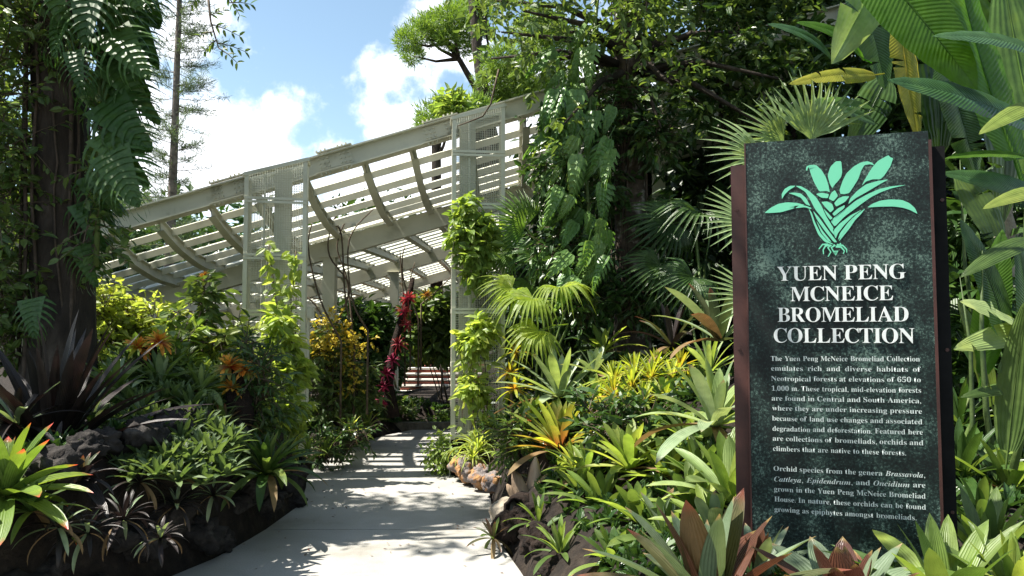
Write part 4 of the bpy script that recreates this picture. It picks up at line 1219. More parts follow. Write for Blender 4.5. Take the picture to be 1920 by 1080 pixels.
# dense jungle mass on the right behind the trunk and the sign
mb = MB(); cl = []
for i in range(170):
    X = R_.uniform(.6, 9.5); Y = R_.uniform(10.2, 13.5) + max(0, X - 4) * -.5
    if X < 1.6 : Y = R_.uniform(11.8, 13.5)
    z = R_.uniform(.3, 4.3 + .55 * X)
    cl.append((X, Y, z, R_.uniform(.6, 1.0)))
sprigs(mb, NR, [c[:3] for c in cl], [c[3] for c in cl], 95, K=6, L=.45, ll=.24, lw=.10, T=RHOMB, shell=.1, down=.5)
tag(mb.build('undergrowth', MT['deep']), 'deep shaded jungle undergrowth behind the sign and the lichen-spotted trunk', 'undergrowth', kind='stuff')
# trees in the right-hand jungle
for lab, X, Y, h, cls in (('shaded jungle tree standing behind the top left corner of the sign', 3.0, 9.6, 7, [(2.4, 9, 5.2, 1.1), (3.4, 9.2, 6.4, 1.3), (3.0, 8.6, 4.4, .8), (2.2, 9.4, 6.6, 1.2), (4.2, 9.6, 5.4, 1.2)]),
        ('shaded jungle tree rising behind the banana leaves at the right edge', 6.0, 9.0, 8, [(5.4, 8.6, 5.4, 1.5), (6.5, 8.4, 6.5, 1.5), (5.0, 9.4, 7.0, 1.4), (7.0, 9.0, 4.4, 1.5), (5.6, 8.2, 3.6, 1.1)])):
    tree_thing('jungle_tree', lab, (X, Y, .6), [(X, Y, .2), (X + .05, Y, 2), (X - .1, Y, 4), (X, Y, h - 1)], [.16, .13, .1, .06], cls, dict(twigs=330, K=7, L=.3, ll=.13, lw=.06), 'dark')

# ---- shrubs behind the left bed, in front of the pergola
def shrub(label, px, py0, Y, clumps, mat='fresh', ll=.1, lw=.045, twigs=40, name='leafy_shrub', group=None, K=6, L=.2, down=.35, cat='shrub', shell=.2, T=OVAL, updir=.3):
    p = root(px, py0, Y); cc = clumps_px(clumps, Y, .35)
    mb, wd = MB(), MB()
    for c in cc:
        b = Vector(c[:3]); a = Vector((p.x + (b.x - p.x) * .3, p.y, p.z - .05))
        wd.tube([a, a.lerp(b, .5) + Vector((R_.uniform(-.04, .04), 0, .05)), b], [.014, .010, .005], 5)
    sprigs(mb, NR, [c[:3] for c in cc], [c[3] for c in cc], twigs, K=K, L=L, ll=ll, lw=lw, wood=wd if twigs < 60 else None, shell=shell, down=down, T=T, updir=updir)
    return leaf_object(name, mb, mat, label, cat, group, wood=wd, loc=tuple(p))
shrub('yellow-green shrub with small leaves beside the left tree trunk', 190, 730, 7.4, [(175, 588, 34), (205, 578, 34), (235, 593, 28), (190, 628, 36), (225, 643, 34), (250, 618, 24)], 'lime', .08, .042, 50)
shrub('lime shrub with pointed leaves between the trunk and the orange croton', 300, 740, 7.6, [(290, 602, 24), (275, 632, 28), (310, 617, 22), (300, 652, 30), (330, 662, 28), (285, 682, 30)], 'lime', .12, .055, 26)
# tall stem with orange flower
p = root(388, 760, 7.2); mb, wd = MB(), MB()
st = [p, at(380, 640, 7.2), at(372, 600, 7.2), at(384, 560, 7.2), at(382, 515, 7.2)]; wd.tube(st, [.014, .012, .009, .007, .005], 5)
for px, py, r in ((384, 540, 20), (392, 560, 24), (372, 572, 22), (400, 585, 20), (360, 620, 24), (385, 650, 26), (410, 640, 22), (345, 590, 18)):
    q = at(px, py, 7.2 + R_.uniform(-.1, .1)); sprigs(mb, NR, [tuple(q)], [r * 7.2 / F], 8, K=5, L=.12, ll=.12, lw=.055, wood=wd, down=.3)
fl = MB(); c = np.array(at(383, 517, 7.15)); m = 26; D = NR.normal(size=(m, 3)) + np.array([0, -.3, .6])
scatter(fl, BLADE, np.tile(c, (m, 1)), D, NR.normal(size=(m, 3)), NR.uniform(.04, .07, m), np.full(m, .016), NR)
o = leaf_object('flowering_shrub', mb, 'mid', 'tall leafy stem topped by a single orange flower head, left of the shorter pillar', 'shrub', wood=wd, loc=tuple(p))
child(fl, 'flower', 'flame', o, False)
shrub('broad-leaved green shrub left of the shorter pillar under the orange flower', 345, 760, 6.9, [(330, 638, 24), (350, 678, 30), (320, 703, 30), (360, 728, 34), (390, 738, 30)], 'fresh', .14, .065, 20)
shrub('lime broad-leaved shrub touching the left side of the shorter pillar', 430, 770, 7.3, [(415, 640, 26), (440, 630, 22), (430, 670, 30), (455, 690, 30), (405, 695, 28), (440, 730, 34), (470, 750, 30), (400, 750, 30)], 'lime', .13, .055, 24)
shrub('low dark shrub filling the gap behind the orange bromeliad stumps', 330, 800, 6.6, [(280, 720, 44), (340, 730, 46), (400, 750, 46), (460, 770, 44), (240, 700, 36), (500, 760, 40), (220, 740, 40)], 'mid', .09, .04, 60)

# orange bromeliads on dark stumps
def stump(label, px, py0, py1, Y, r, top, mats, n=40, ln=.14, w=.034):
    a, b = root(px, py0, Y), at(px, py1, Y)
    t = empty('fern_stump', tuple(a), label[0], 'stump')
    mb = MB(); mb.tube([a + Vector((0, 0, -.1)), a.lerp(b, .4) + Vector((.02, 0, 0)), b], [r, r * .8, r * .6], 10, jit=.25, rng=R_); child(mb, 'stump_body', 'fibre', t)
    for i, (x, y, s_) in enumerate(top):
        rosette('flame_bromeliad', tuple(at(x, y, Y - .08)), label[1 + i], 'bromeliad', mats, n=n, length=ln * s_, width=w * s_, e0=75, e1=-5, d0=20, d1=50, seed=px + i, tilt=(.5, 0), variants=4)
stump(('dark fibrous stump carrying a yellow-orange bromeliad near the left tree', 'yellow-orange bromeliad on the stump nearest the left tree, its left rosette', 'orange bromeliad on the stump nearest the left tree, its right rosette'), 275, 800, 650, 6.4, .11, [(258, 652, 1.0), (298, 642, 1.0)], ['flame', 'croton', 'flame'])
stump(('dark fibrous stump carrying orange bromeliads in front of the shorter pillar', 'salmon-orange bromeliad on top of the stump before the shorter pillar', 'red-orange bromeliad on the right shoulder of that stump', 'drooping yellow bromeliad lower on the same stump'), 445, 830, 690, 6.3, .13, [(430, 688, 1.05), (460, 694, .8), (435, 730, .8)], ['flame', 'orange', 'flame'])
shrub('dark narrow-leaved shrub beside the orange bromeliad stump', 485, 830, 6.5, [(485, 690, 30), (490, 740, 34), (470, 780, 30), (460, 650, 20)], 'dark', .10, .02, 50, T=BLADE)

# dark strappy bromeliad, left
p = root(95, 872, 4.9)
rosette('giant_bromeliad', tuple(p), 'huge dark purple-brown strap-leaved bromeliad in front of the left tree', 'bromeliad', ['purple'], n=54, length=.98, width=.105, e0=82, e1=12, d0=12, d1=38, seed=3, variants=6, taper=.35, jit=.16, inner=.9, basew=.8)
p = root(30, 800, 4.6)
rosette('strap_bromeliad', tuple(p), 'dim grey-green strap bromeliad wedged at the left edge below the dark purple one', 'bromeliad', ['silver', 'purple'], n=22, length=.5, width=.05, e0=60, e1=0, d0=30, d1=70, seed=9)
# red-tipped bromeliad at the left edge
p = root(10, 930, 3.9)
rosette('red_tipped_bromeliad', tuple(p), 'large green bromeliad with red leaf tips at the left edge of the bed', 'bromeliad', ['redtip'], n=34, length=.45, width=.105, e0=85, e1=-25, d0=15, d1=35, seed=5, variants=6, taper=.5, jit=.14, inner=.75, fold=.3, pointy=1.3, basew=.7)
# dark rosettes with silvery leaves on the rock bank
for px, py, Y, s_, lab in ((330, 950, 4.8, .8, 'dark bronze tuft halfway along the shaded rock bank'), (400, 930, 5.2, .7, 'dark tuft on the rock bank nearest the path bend'), (110, 990, 4.0, .8, 'dark bronze tuft right under the red-tipped bromeliad'), (300, 1010, 4.4, .7, 'small dark tuft low on the bank towards the path'), (230, 975, 4.3, 1.0, 'dark bronze bromeliad with a few silvery leaves low on the shaded rock bank'), (262, 905, 4.7, .85, 'dark purple bromeliad above the silvery one on the shaded bank'), (165, 1000, 4.1, .8, 'small dark bromeliad tucked among black rocks at lower left')):
    rosette('dark_bromeliad', tuple(root(px, py, Y)), lab, 'bromeliad', ['purple', 'purple', 'purple', 'silver'], n=24, length=.27 * s_, width=.026, e0=70, e1=-20, d0=40, d1=80, seed=px, variants=5)
# spiky rosettes on the bank (small green bromeliads)
k = 0
SP = [(240, 760, 5.9, .26), (290, 745, 6.1, .26), (335, 755, 6.0, .24), (265, 790, 5.6, .24), (215, 800, 5.5, .22), (310, 800, 5.5, .22), (355, 795, 5.6, .22), (200, 850, 5.0, .2), (245, 850, 5.0, .2), (290, 855, 4.95, .2), (335, 860, 5.0, .2), (380, 850, 5.1, .22), (225, 885, 4.8, .17), (310, 890, 4.8, .18), (360, 895, 4.9, .18), (400, 880, 5.0, .18), (270, 880, 4.75, .16), (410, 820, 5.4, .2)]
SP += [(x + 22, y + 14, Y - .1, ln * 1.05) for x, y, Y, ln in SP] + [(430, 890, 5.4, .2), (440, 850, 5.8, .22), (185, 770, 5.8, .26), (190, 830, 5.3, .22), (340, 830, 5.25, .22), (390, 780, 6.0, .24)]
for px, py, Y, ln in SP:
    rosette('small_bromeliad', tuple(root(px, py, Y)), 'small spiky green bromeliad in the dense carpet on the left bank', 'bromeliad', ['carpet'], n=22, length=ln * 1.05, width=.044, e0=85, e1=20, d0=10, d1=35, seed=px * 3 + py, group='spiky green bromeliads carpeting the left bank', variants=4, taper=.4)
    k += 1
for px, py, Y, ln, w, n, mats, lab in (
        (215, 735, 6.0, .40, .07, 30, ['mid', 'silver'], 'broad green bromeliad between the purple giant and the shrubs'),
        (250, 700, 6.5, .34, .05, 24, ['dark', 'mid'], 'dark green bromeliad below the yellow-orange stump'),
        (330, 700, 6.7, .38, .06, 26, ['mid', 'fresh'], 'fresh green bromeliad right of the yellow-orange stump'),
        (420, 800, 6.0, .30, .048, 24, ['mid', 'bronze'], 'bronze-tinged bromeliad below the orange stump'),
        (170, 800, 5.2, .30, .05, 22, ['silver', 'mid'], 'silvery green bromeliad right of the dark purple giant'),
        (100, 860, 4.6, .30, .045, 22, ['dark', 'purple'], 'dark bromeliad above the black rocks behind the red-tipped one'),
        (150, 900, 4.4, .26, .04, 20, ['purple', 'bronze'], 'bronze-purple bromeliad right of the red-tipped one'),
        (60, 960, 3.9, .26, .04, 20, ['mid', 'dark'], 'small dark green bromeliad under the red-tipped one'),
        (500, 890, 5.9, .50, .07, 46, ['mid', 'dark'], 'arching green bromeliad overhanging the bend of the path on the left'),
        (455, 860, 6.2, .36, .04, 26, ['mid'], 'green bromeliad behind the arching one on the left path edge'),
        (535, 855, 6.7, .34, .035, 24, ['dark', 'mid'], 'darker bromeliad tucked behind the arching one at the foot of the shorter pillar'),
        (300, 725, 6.2, .42, .065, 30, ['mid', 'silver'], 'pale green bromeliad rosette at the top of the left bank'),
        (375, 735, 6.3, .40, .06, 28, ['mid', 'paleb'], 'light bromeliad with one long leaf left of the orange stump'),
        (395, 835, 5.5, .22, .036, 14, ['fresh'], 'small bright bromeliad with a sunlit leaf over the rock bank'),
        (612, 852, 8.6, .36, .04, 20, ['fresh', 'mid'], 'lily-like green plant arching over the path edge behind the shorter pillar'),
        (655, 815, 9.6, .36, .04, 22, ['fresh', 'lime'], 'lime strap-leaved plant further along the path edge on the left'),
        (690, 800, 10.6, .34, .035, 22, ['fresh', 'lime'], 'sunlit strap-leaved plant before the red bromeliad column'),
        (630, 830, 9.0, .30, .035, 20, ['mid'], 'dark green strap plant between the two lime ones on the left edge'),
        (577, 845, 7.7, .26, .03, 18, ['fresh'], 'small light strap plant at the foot of the shorter pillar')):
    rosette('bromeliad', tuple(root(px, py, Y)), lab, 'bromeliad', mats, n=n, length=ln, width=w, e0=80, e1=5, d0=25, d1=70, seed=px + py, variants=5, taper=.4)
# low dark plants along the path edge left
shrub('low dark edging plants along the path behind the shorter pillar', 620, 860, 8.8, [(600, 840, 18), (625, 835, 20), (650, 830, 18), (675, 815, 16), (585, 860, 16)], 'dark', .07, .025, 30, name='edging_plant', cat='plant', T=BLADE)

# ---- vines
def vine(label, stems, Y, n_side, ll, lw, mat, name='pillar_vine', hang=.6, extra=None):
    mb, wd = MB(), MB(); allp = []
    for st in stems:
        pts = [at(x, y, Y + dy) for x, y, dy in st]
        fine = []
        for i in range(len(pts) - 1):
            for t in (0, .25, .5, .75): fine.append(pts[i].lerp(pts[i + 1], t) + Vector((R_.uniform(-.02, .02), R_.uniform(-.02, .02), 0)))
        fine.append(pts[-1]); wd.tube(fine, .006, 4)
        L_ = sum((fine[i + 1] - fine[i]).length for i in range(len(fine) - 1)); m = int(L_ * n_side)
        for k in range(m):
            t = k / m * (len(fine) - 1); i = int(t); q = fine[i].lerp(fine[min(i + 1, len(fine) - 1)], t - i)
            allp.append(tuple(q + Vector((R_.uniform(-.07, .07), R_.uniform(-.10, .01), R_.uniform(-.03, .03)))))
    P = np.array(allp); n = len(P)
    D = NR.normal(size=(n, 3)) * np.array([1, .5, .5]) + np.array([0, -.35, -hang])
    scatter(mb, OVAL, P, D, np.tile((0, -1, .7), (n, 1)) + NR.normal(size=(n, 3)) * .45, ll * NR.uniform(.6, 1.2, n), lw * NR.uniform(.7, 1.2, n), NR)
    if extra:
        cc = clumps_px(extra, Y - .06); sprigs(mb, NR, [c[:3] for c in cc], [c[3] for c in cc], 60, K=5, L=.12, ll=ll, lw=lw, down=.6, shell=.2)
    return leaf_object(name, mb, mat, label, 'vine', wood=wd, loc=tuple(at(stems[0][0][0], stems[0][0][1], Y)))
vine('lime-leaved vine climbing the front of the shorter pillar', [[(520, 840, 0), (530, 760, 0), (515, 680, 0), (525, 600, 0), (510, 520, 0), (505, 455, 0)], [(545, 830, 0), (550, 700, 0), (545, 600, 0), (552, 520, 0), (555, 470, 0)], [(535, 830, 0), (560, 760, 0), (540, 680, 0), (560, 640, 0)], [(540, 820, 0), (500, 740, 0), (480, 690, 0)], [(550, 800, -.1), (555, 740, -.1), (540, 650, -.1)]],
     7.92, 44, .135, .065, 'vine', extra=[(530, 640, 16), (545, 700, 20), (520, 600, 14), (540, 770, 22), (525, 820, 22)])
vine('glossy vine draping the upper half of the tall pillar', [[(880, 470, 0), (885, 420, 0), (870, 390, 0)], [(860, 400, 0), (870, 460, 0), (880, 540, 0)], [(900, 395, 0), (915, 450, 0), (900, 520, 0), (895, 560, 0)], [(850, 440, 0), (858, 500, 0)]], 8.18, 24, .11, .06, 'fresh',
     extra=[(875, 400, 18), (890, 430, 24), (865, 445, 14), (905, 465, 20), (918, 425, 12), (885, 485, 20), (895, 520, 12)])
vine('lime vine covering the lower half of the tall pillar', [[(880, 830, 0), (890, 740, 0), (900, 650, 0), (880, 610, 0)], [(870, 800, 0), (865, 720, 0), (880, 660, 0)], [(910, 820, 0), (915, 740, 0), (905, 640, 0)], [(890, 810, -.1), (880, 700, -.1), (895, 600, -.1)]], 8.16, 26, .12, .055, 'vine',
     extra=[(885, 640, 12), (905, 620, 10), (890, 730, 10)])
# bare curling stems between the pillars
BARE = [[(640, 640), (600, 560), (578, 460), (592, 400)], [(625, 620), (655, 540), (618, 480), (620, 430), (642, 386)], [(660, 600), (650, 520), (632, 460), (655, 400)], [(690, 620), (660, 560), (655, 450), (700, 392)],
        [(665, 640), (648, 560), (640, 440), (625, 420), (632, 400)], [(770, 570), (756, 520), (755, 480), (760, 462)], [(785, 600), (768, 540), (778, 492)], [(760, 600), (752, 500), (750, 470)], [(556, 545), (590, 570), (610, 610), (620, 640)], [(790, 570), (820, 545), (845, 520)]]
for i, b in enumerate(BARE):
    mb = MB(); Yv = 9.9 + (i % 3) * .25 if i < 5 or i == 8 else 12.5
    pts = [at(x, y, Yv) for x, y in b]; fine = []
    for j in range(len(pts) - 1):
        p0 = pts[max(0, j - 1)]; p1 = pts[j]; p2 = pts[j + 1]; p3 = pts[min(len(pts) - 1, j + 2)]
        for t in (0, .2, .4, .6, .8):
            fine.append(.5 * ((2 * p1) + (-p0 + p2) * t + (2 * p0 - 5 * p1 + 4 * p2 - p3) * t * t + (-p0 + 3 * p1 - 3 * p2 + p3) * t ** 3))
    fine.append(pts[-1]); fine.insert(0, pts[0] + Vector((0, 0, -1.1)))
    mb.tube(fine, [.016 - .009 * k / len(fine) for k in range(len(fine))], 5)
    tag(mb.build('liana', MT['twig'], None, True), ('bare liana with one straight tip nearest the shorter pillar', 'bare liana whose forked-looking tip stands just before the near column', 'bare liana bowing right of the near column, second of the tall ones',
        'bare liana reaching furthest right, its tip hooked over', 'short bare liana crossing behind the near column', 'bare liana left of the leaning red-flowered trunk', 'bare liana right of the leaning red-flowered trunk',
        'nearly straight bare liana along the slim far column', 'low bare liana slanting away from the shorter pillar', 'bare liana slanting up towards the tall pillar')[i], 'liana', 'bare lianas hanging under the pergola')
mb = MB(); mb.tube([at(935, 30 + 100, 8.2), at(928, 160, 8.2), at(920, 195, 8.2), at(905, 218, 8.22), at(880, 228, 8.24), at(858, 236, 8.26)], [.012, .012, .011, .01, .009, .006], 5)
tag(mb.build('liana', MT['twig'], None, True), 'grey liana curling down over the head of the tall pillar', 'liana')

# ---- plants under the pergola
mb, wd = MB(), MB(); p = root(640, 800, 10.4)
cc = clumps_px([(600, 650, 30), (625, 680, 34), (660, 690, 30), (590, 720, 34), (640, 740, 36), (670, 730, 30), (610, 770, 30)], 10.4, .5)
sprigs(mb, NR, [c[:3] for c in cc], [c[3] for c in cc], 50, K=6, L=.3, ll=.16, lw=.035, T=BLADE, wood=wd)
o = leaf_object('orchid_bush', mb, 'mid', 'orchid bush covered in sprays of yellow flowers beyond the shorter pillar', 'shrub', wood=wd, loc=tuple(p))
fl = MB(); cc = clumps_px([(605, 625, 22), (625, 615, 22), (645, 640, 20), (662, 650, 16), (620, 660, 20), (640, 675, 16), (600, 650, 14), (660, 690, 16), (690, 640, 10), (655, 720, 14)], 10.15, .3)
sprigs(fl, NR, [c[:3] for c in cc], [c[3] for c in cc], 26, K=7, L=.14, ll=.05, lw=.038)
child(fl, 'flower', 'yellow', o, False)
shrub('dark glossy bush under the pergola right behind the yellow orchid', 690, 790, 12.2, [(650, 600, 24), (680, 595, 26), (710, 610, 28), (700, 640, 30), (670, 640, 28), (730, 640, 20), (700, 680, 28), (660, 690, 30), (690, 730, 34), (720, 760, 26)], 'dark', .17, .07, 60)
shrub('deep green shrub between the slim column and the tall pillar', 866, 790, 14.0, [(800, 590, 28), (825, 600, 26), (790, 630, 26), (815, 640, 28), (840, 630, 22), (780, 600, 18), (830, 570, 18)], 'mid', .2, .09, 50)
shrub('low green plants at the far kerb below the garden stairs', 790, 800, 12.9, [(760, 785, 16), (790, 796, 8), (820, 796, 9), (740, 770, 16), (835, 790, 14), (715, 790, 14)], 'mid', .10, .05, 36, name='low_plant', cat='plant')
# red bromeliad column
p = root(738, 770, 11.6)
col = empty('leaning_dead_tree', tuple(p), 'leaning dark trunk that carries a column of red and magenta bromeliads', 'trunk')
mb = MB(); mb.tube([p + Vector((0, 0, -.1)), at(728, 720, 11.6), at(742, 640, 11.6), at(765, 560, 11.6), at(775, 520, 11.6)], [.09, .07, .06, .05, .03], 8, jit=.2, rng=R_); child(mb, 'trunk_body', 'fibre', col)
RED = [(765, 560, 1.0, 'red', 'highest red bromeliad on the leaning dark trunk'), (757, 585, 1.0, 'red', 'second red bromeliad from the top of the leaning dark trunk'), (762, 610, .9, 'red', 'red bromeliad facing right midway up the leaning trunk'),
       (748, 645, 1.1, 'red', 'widest red bromeliad, beside the slim column'), (737, 675, .9, 'magenta', 'magenta bromeliad just under the widest red one'), (725, 700, 1.0, 'magenta', 'dark magenta bromeliad third from the bottom of the trunk'),
       (722, 725, 1.0, 'magenta', 'dark magenta bromeliad second from the bottom of the trunk'), (714, 752, .8, 'magenta', 'lowest magenta bromeliad on the leaning trunk'), (800, 552, .9, 'orange', 'orange-red bromeliad under the roof right of the slim column')]
for i, (x, y, s_, mt, lab) in enumerate(RED):
    rosette('red_bromeliad', tuple(at(x, y, 11.5)), lab, 'bromeliad', [mt], n=34, length=.16 * s_, width=.026 * s_, e0=80, e1=-20, d0=15, d1=50, seed=i * 5 + 1, tilt=(.6, R_.uniform(-.5, .5)), variants=4)
mb = MB()
for x in (826,):
    mb.tube([at(x, 775, 14.6), at(x + 3, 700, 14.6), at(x - 4, 640, 14.6), at(x, 560, 14.6)], [.022, .02, .018, .015], 6, jit=.1, rng=R_)
tag(mb.build('slender_stem', MT['bark'], None, True), 'slender dark stem standing before the garden stairs', 'stem')
mb, wd = MB(), MB()

# ---- stairs behind
st = empty('garden_stairs', (-2.0, 15.6, 0), 'distant garden stairs with red risers and pale treads behind the planting', 'stairs')
z0 = at(790, 783, 15.6).z; zt_ = at(790, 690, 18.4).z; ns = 8
XLs = at(735, 720, 16).x; XRs = at(850, 720, 16).x + .5
for i in range(ns):
    Ys = 15.6 + i * .40; zz = z0 + (zt_ - z0) * (i + 1) / ns; h = (zt_ - z0) / ns
    mb = MB(); mb.box(((XLs + XRs) / 2, Ys + 1.6 - i * .0, zz - h / 2 - .03 - .4), (XRs - XLs, 3.2, h - .06 + .8))
    o = child(mb, 'riser', 'redbrick', st, False)
    mb = MB(); mb.box(((XLs + XRs) / 2, Ys + .19, zz - .02), (XRs - XLs + .02, .46, .035)); child(mb, 'tread', 'tread', st, False)
shrub('green bush flanking the stairs on their left side', 728, 770, 16.5, [(735, 700, 16), (742, 740, 12), (725, 660, 20), (740, 665, 12)], 'dark', .2, .09, 40)
shrub('sunlit bushes at the top of the garden stairs', 800, 700, 20, [(770, 665, 16), (800, 660, 18), (830, 665, 18), (750, 650, 18), (790, 640, 14)], 'fresh', .25, .1, 36)

# ---- right side of the path
shrub('small round green shrub at the foot of the tall pillar', 828, 882, 8.55, [(828, 850, 15), (822, 865, 12), (836, 864, 13), (830, 838, 10)], 'fresh', .055, .028, 60, down=.5)
p = root(895, 850, 7.9)
rosette('spider_plant', tuple(p), 'pale lime grassy plant arching in front of the tall pillar base', 'plant', ['lime', 'vine'], n=56, length=.42, width=.024, e0=85, e1=20, d0=60, d1=130, seed=4, variants=6, taper=.3)
for i, (px, py, Y, lab) in enumerate(((885, 862, 7.75, 'small lime grassy tuft on the rusty rocks'), (930, 800, 8.2, 'lime grassy tuft behind the arching pale one'))):
    rosette('grassy_tuft', tuple(root(px, py, Y)), lab, 'plant', ['lime'], n=30, length=.26, width=.018, e0=80, e1=20, d0=50, d1=110, seed=40 + i, variants=4, taper=.3)
# yellow-green croton bromeliads climbing beside the pillar
for i, (px, py, Y, lab) in enumerate(((965, 660, 8.0, 'upper yellow-green whorl on the stem right of the tall pillar'), (955, 700, 7.95, 'middle yellow-green whorl on the stem right of the tall pillar'), (965, 730, 7.9, 'lowest yellow-green whorl on the stem right of the tall pillar'))):
    rosette('yellow_whorl_plant', tuple(at(px, py, Y)), lab, 'plant', ['yellowgreen', 'croton'], n=24, length=.24, width=.035, e0=75, e1=-20, d0=20, d1=40, seed=60 + i, variants=4, tilt=(.3, 0))
mb = MB(); a = root(962, 800, 7.95); mb.tube([a, at(958, 730, 7.97), at(964, 650, 8.0)], [.02, .018, .01], 6); tag(mb.build('cane', MT['twig'], None, True), 'thin brown cane that carries the yellow-green whorls', 'stem')
BR_ = [ # px, py, Y, n, len, width, mats, e0,e1,d0,d1, label, taper
 (1050, 745, 7.2, 30, .72, 0.105, ['silver', 'silver', 'paleb'], 80, -5, 10, 30, 'large silver-green bromeliad with pinkish inner leaves above the orange one', .4),
 (1050, 845, 6.4, 48, .58, 0.084, ['orange', 'lime', 'yellowgreen', 'orange'], 85, 0, 15, 40, 'orange-hearted green bromeliad glowing beside the driftwood', .4),
 (1000, 790, 6.9, 20, .36, 0.058, ['orange', 'fresh'], 80, 5, 15, 50, 'smaller orange-green bromeliad behind the glowing one on its left', .4),
 (1180, 880, 5.4, 30, .44, 0.080, ['fresh', 'lime'], 85, 15, 10, 40, 'bright green upright bromeliad in the middle of the right bed', .45),
 (1255, 905, 5.2, 28, .38, 0.084, ['lime', 'fresh'], 85, 10, 10, 40, 'lime bromeliad with broad blunt leaves left of the sign', .5),
 (1130, 960, 5.2, 32, .42, 0.075, ['fresh', 'mid'], 80, -15, 20, 70, 'green bromeliad spilling over the root mound beside the path', .45),
 (1200, 985, 4.6, 26, .36, 0.072, ['fresh', 'mid'], 85, -10, 15, 60, 'green bromeliad directly behind the foreground bronze rosette', .45),
 (1300, 960, 4.4, 24, .36, 0.075, ['fresh', 'lime', 'mid'], 80, 5, 10, 50, 'light green bromeliad nearest the left post of the sign', .45),
 (1100, 890, 5.7, 26, .38, 0.061, ['fresh', 'mid'], 80, 0, 20, 60, 'narrow-leaved green bromeliad just right of the driftwood', .45),
 (1340, 800, 4.9, 26, .58, 0.105, ['paleb', 'silver'], 80, -5, 15, 50, 'large pale sunlit bromeliad leaning out behind the left sign post', .4),
 (1370, 940, 4.1, 20, .50, 0.102, ['paleb', 'fresh'], 85, 10, 10, 50, 'pale broad-leaved bromeliad at the foot of the left sign post', .4),
 (1290, 830, 5.5, 22, .34, 0.065, ['mid', 'fresh'], 80, 5, 20, 60, 'mid-green bromeliad under the pale leaning one', .45),
 (1350, 640, 5.8, 16, .62, 0.102, ['bronze', 'silver'], 80, 10, 15, 45, 'tall bronze bromeliad in shade beside the upper left sign post', .35),
 (1260, 650, 7.2, 16, .62, 0.072, ['bronze', 'purple'], 80, 5, 15, 60, 'shaded purple-green strap plant before the dark jungle', .35),
 (1130, 660, 7.8, 20, .42, 0.072, ['mid', 'lime'], 75, 5, 15, 60, 'green feathery bromeliad above the silver one', .4),
 (950, 850, 7.2, 22, .22, 0.043, ['mid', 'fresh'], 80, 0, 15, 60, 'small dark-green leafy plant right of the rusty rocks', .4),
 (1090, 930, 5.5, 22, .30, 0.058, ['fresh', 'mid'], 80, 0, 20, 60, 'green bromeliad rooted above the dark fibrous mound', .45),
 (1230, 840, 5.8, 26, .40, 0.072, ['mid', 'fresh'], 85, 10, 10, 50, 'mid-green bromeliad behind the lime blunt-leaved one', .45),
 (1150, 830, 6.1, 24, .36, 0.065, ['fresh', 'mid'], 85, 5, 10, 50, 'green bromeliad between the orange one and the yellow-green mound', .45),
 (1310, 905, 4.8, 24, .38, 0.072, ['mid', 'fresh'], 85, 5, 15, 50, 'green bromeliad in front of the pale leaning one', .45),
 (1250, 1020, 4.2, 26, .36, 0.075, ['mid', 'greygreen'], 85, 0, 15, 60, 'shaded green bromeliad close behind the large foreground rosette', .45),
 (1150, 1060, 4.3, 24, .30, 0.058, ['mid', 'fresh'], 80, -5, 20, 60, 'low green bromeliad over the mossy mound at the bottom edge', .45),
 (1340, 1010, 3.8, 22, .34, 0.072, ['mid', 'fresh', 'greygreen'], 85, 10, 10, 50, 'green bromeliad behind the left sign foot rosette', .45),
 (1095, 810, 6.6, 24, .34, 0.072, ['fresh', 'orange'], 85, 5, 10, 50, 'green bromeliad with orange base right of the glowing one', .45),
 (1115, 700, 7.3, 20, .36, 0.072, ['silver', 'mid'], 80, 0, 10, 40, 'grey-green bromeliad right behind the silver one', .45),
 (1010, 985, 5.4, 24, .30, .036, ['mid', 'fresh'], 80, -10, 20, 70, 'green bromeliad rooted on the dark clod beside the hollow log', .45),
 (1050, 1040, 4.8, 26, .32, .040, ['fresh', 'mid'], 80, -15, 20, 70, 'green bromeliad arching over the right path edge at the bottom', .45),
 (1075, 880, 6.0, 22, .32, .040, ['fresh', 'lime'], 80, 0, 20, 60, 'light green bromeliad hiding the right flank of the driftwood', .45),
 (1120, 760, 6.7, 26, .36, .040, ['lime', 'yellowgreen'], 85, 5, 15, 50, 'yellow-green bromeliad left of the sunlit mound', .4),
 (1330, 700, 6.4, 24, .44, .050, ['fresh', 'paleb'], 85, 5, 15, 50, 'pale green bromeliad right of the sunlit mound', .4),
 (925, 1010, 5.5, 16, .20, 0.032, ['bronze', 'mid'], 75, -20, 20, 60, 'small spiky bromeliad hugging the pale rock at the path edge', .4),
 (1000, 905, 6.2, 14, .18, 0.032, ['bronze', 'mid'], 75, -10, 20, 60, 'tiny spiky bromeliad growing on the hollow log', .4),
]
for px, py, Y, n, ln, w, mats, e0, e1, d0, d1, lab, tp_ in BR_:
    rosette('bromeliad', tuple(root(px, py, Y)), lab, 'bromeliad', mats, n=n, length=ln, width=w, e0=e0, e1=e1, d0=d0, d1=d1, seed=px * 2 + py, variants=5, taper=tp_ + .15, jit=.15, fold=.18, pointy=1.4)
for px, py, Y, n, ln, w, mats, lab in ((1800, 900, 4.4, 26, .46, .065, ['mid', 'dark'], 'dark green bromeliad behind the right sign post'), (1890, 930, 4.2, 26, .46, .065, ['mid', 'fresh'], 'green bromeliad at the right edge under the fishtail palm'),
        (1840, 990, 3.9, 24, .36, .06, ['dark', 'mid'], 'dark bromeliad between the right post and the right corner'), (1800, 800, 5.4, 22, .50, .06, ['dark', 'mid'], 'dark strap plant standing among the heliconia stalks')):
    rosette('bromeliad', tuple(root(px, py, Y)), lab, 'bromeliad', mats, n=n, length=ln, width=w, e0=85, e1=10, d0=15, d1=50, seed=px + py, variants=5, taper=.5, jit=.15)
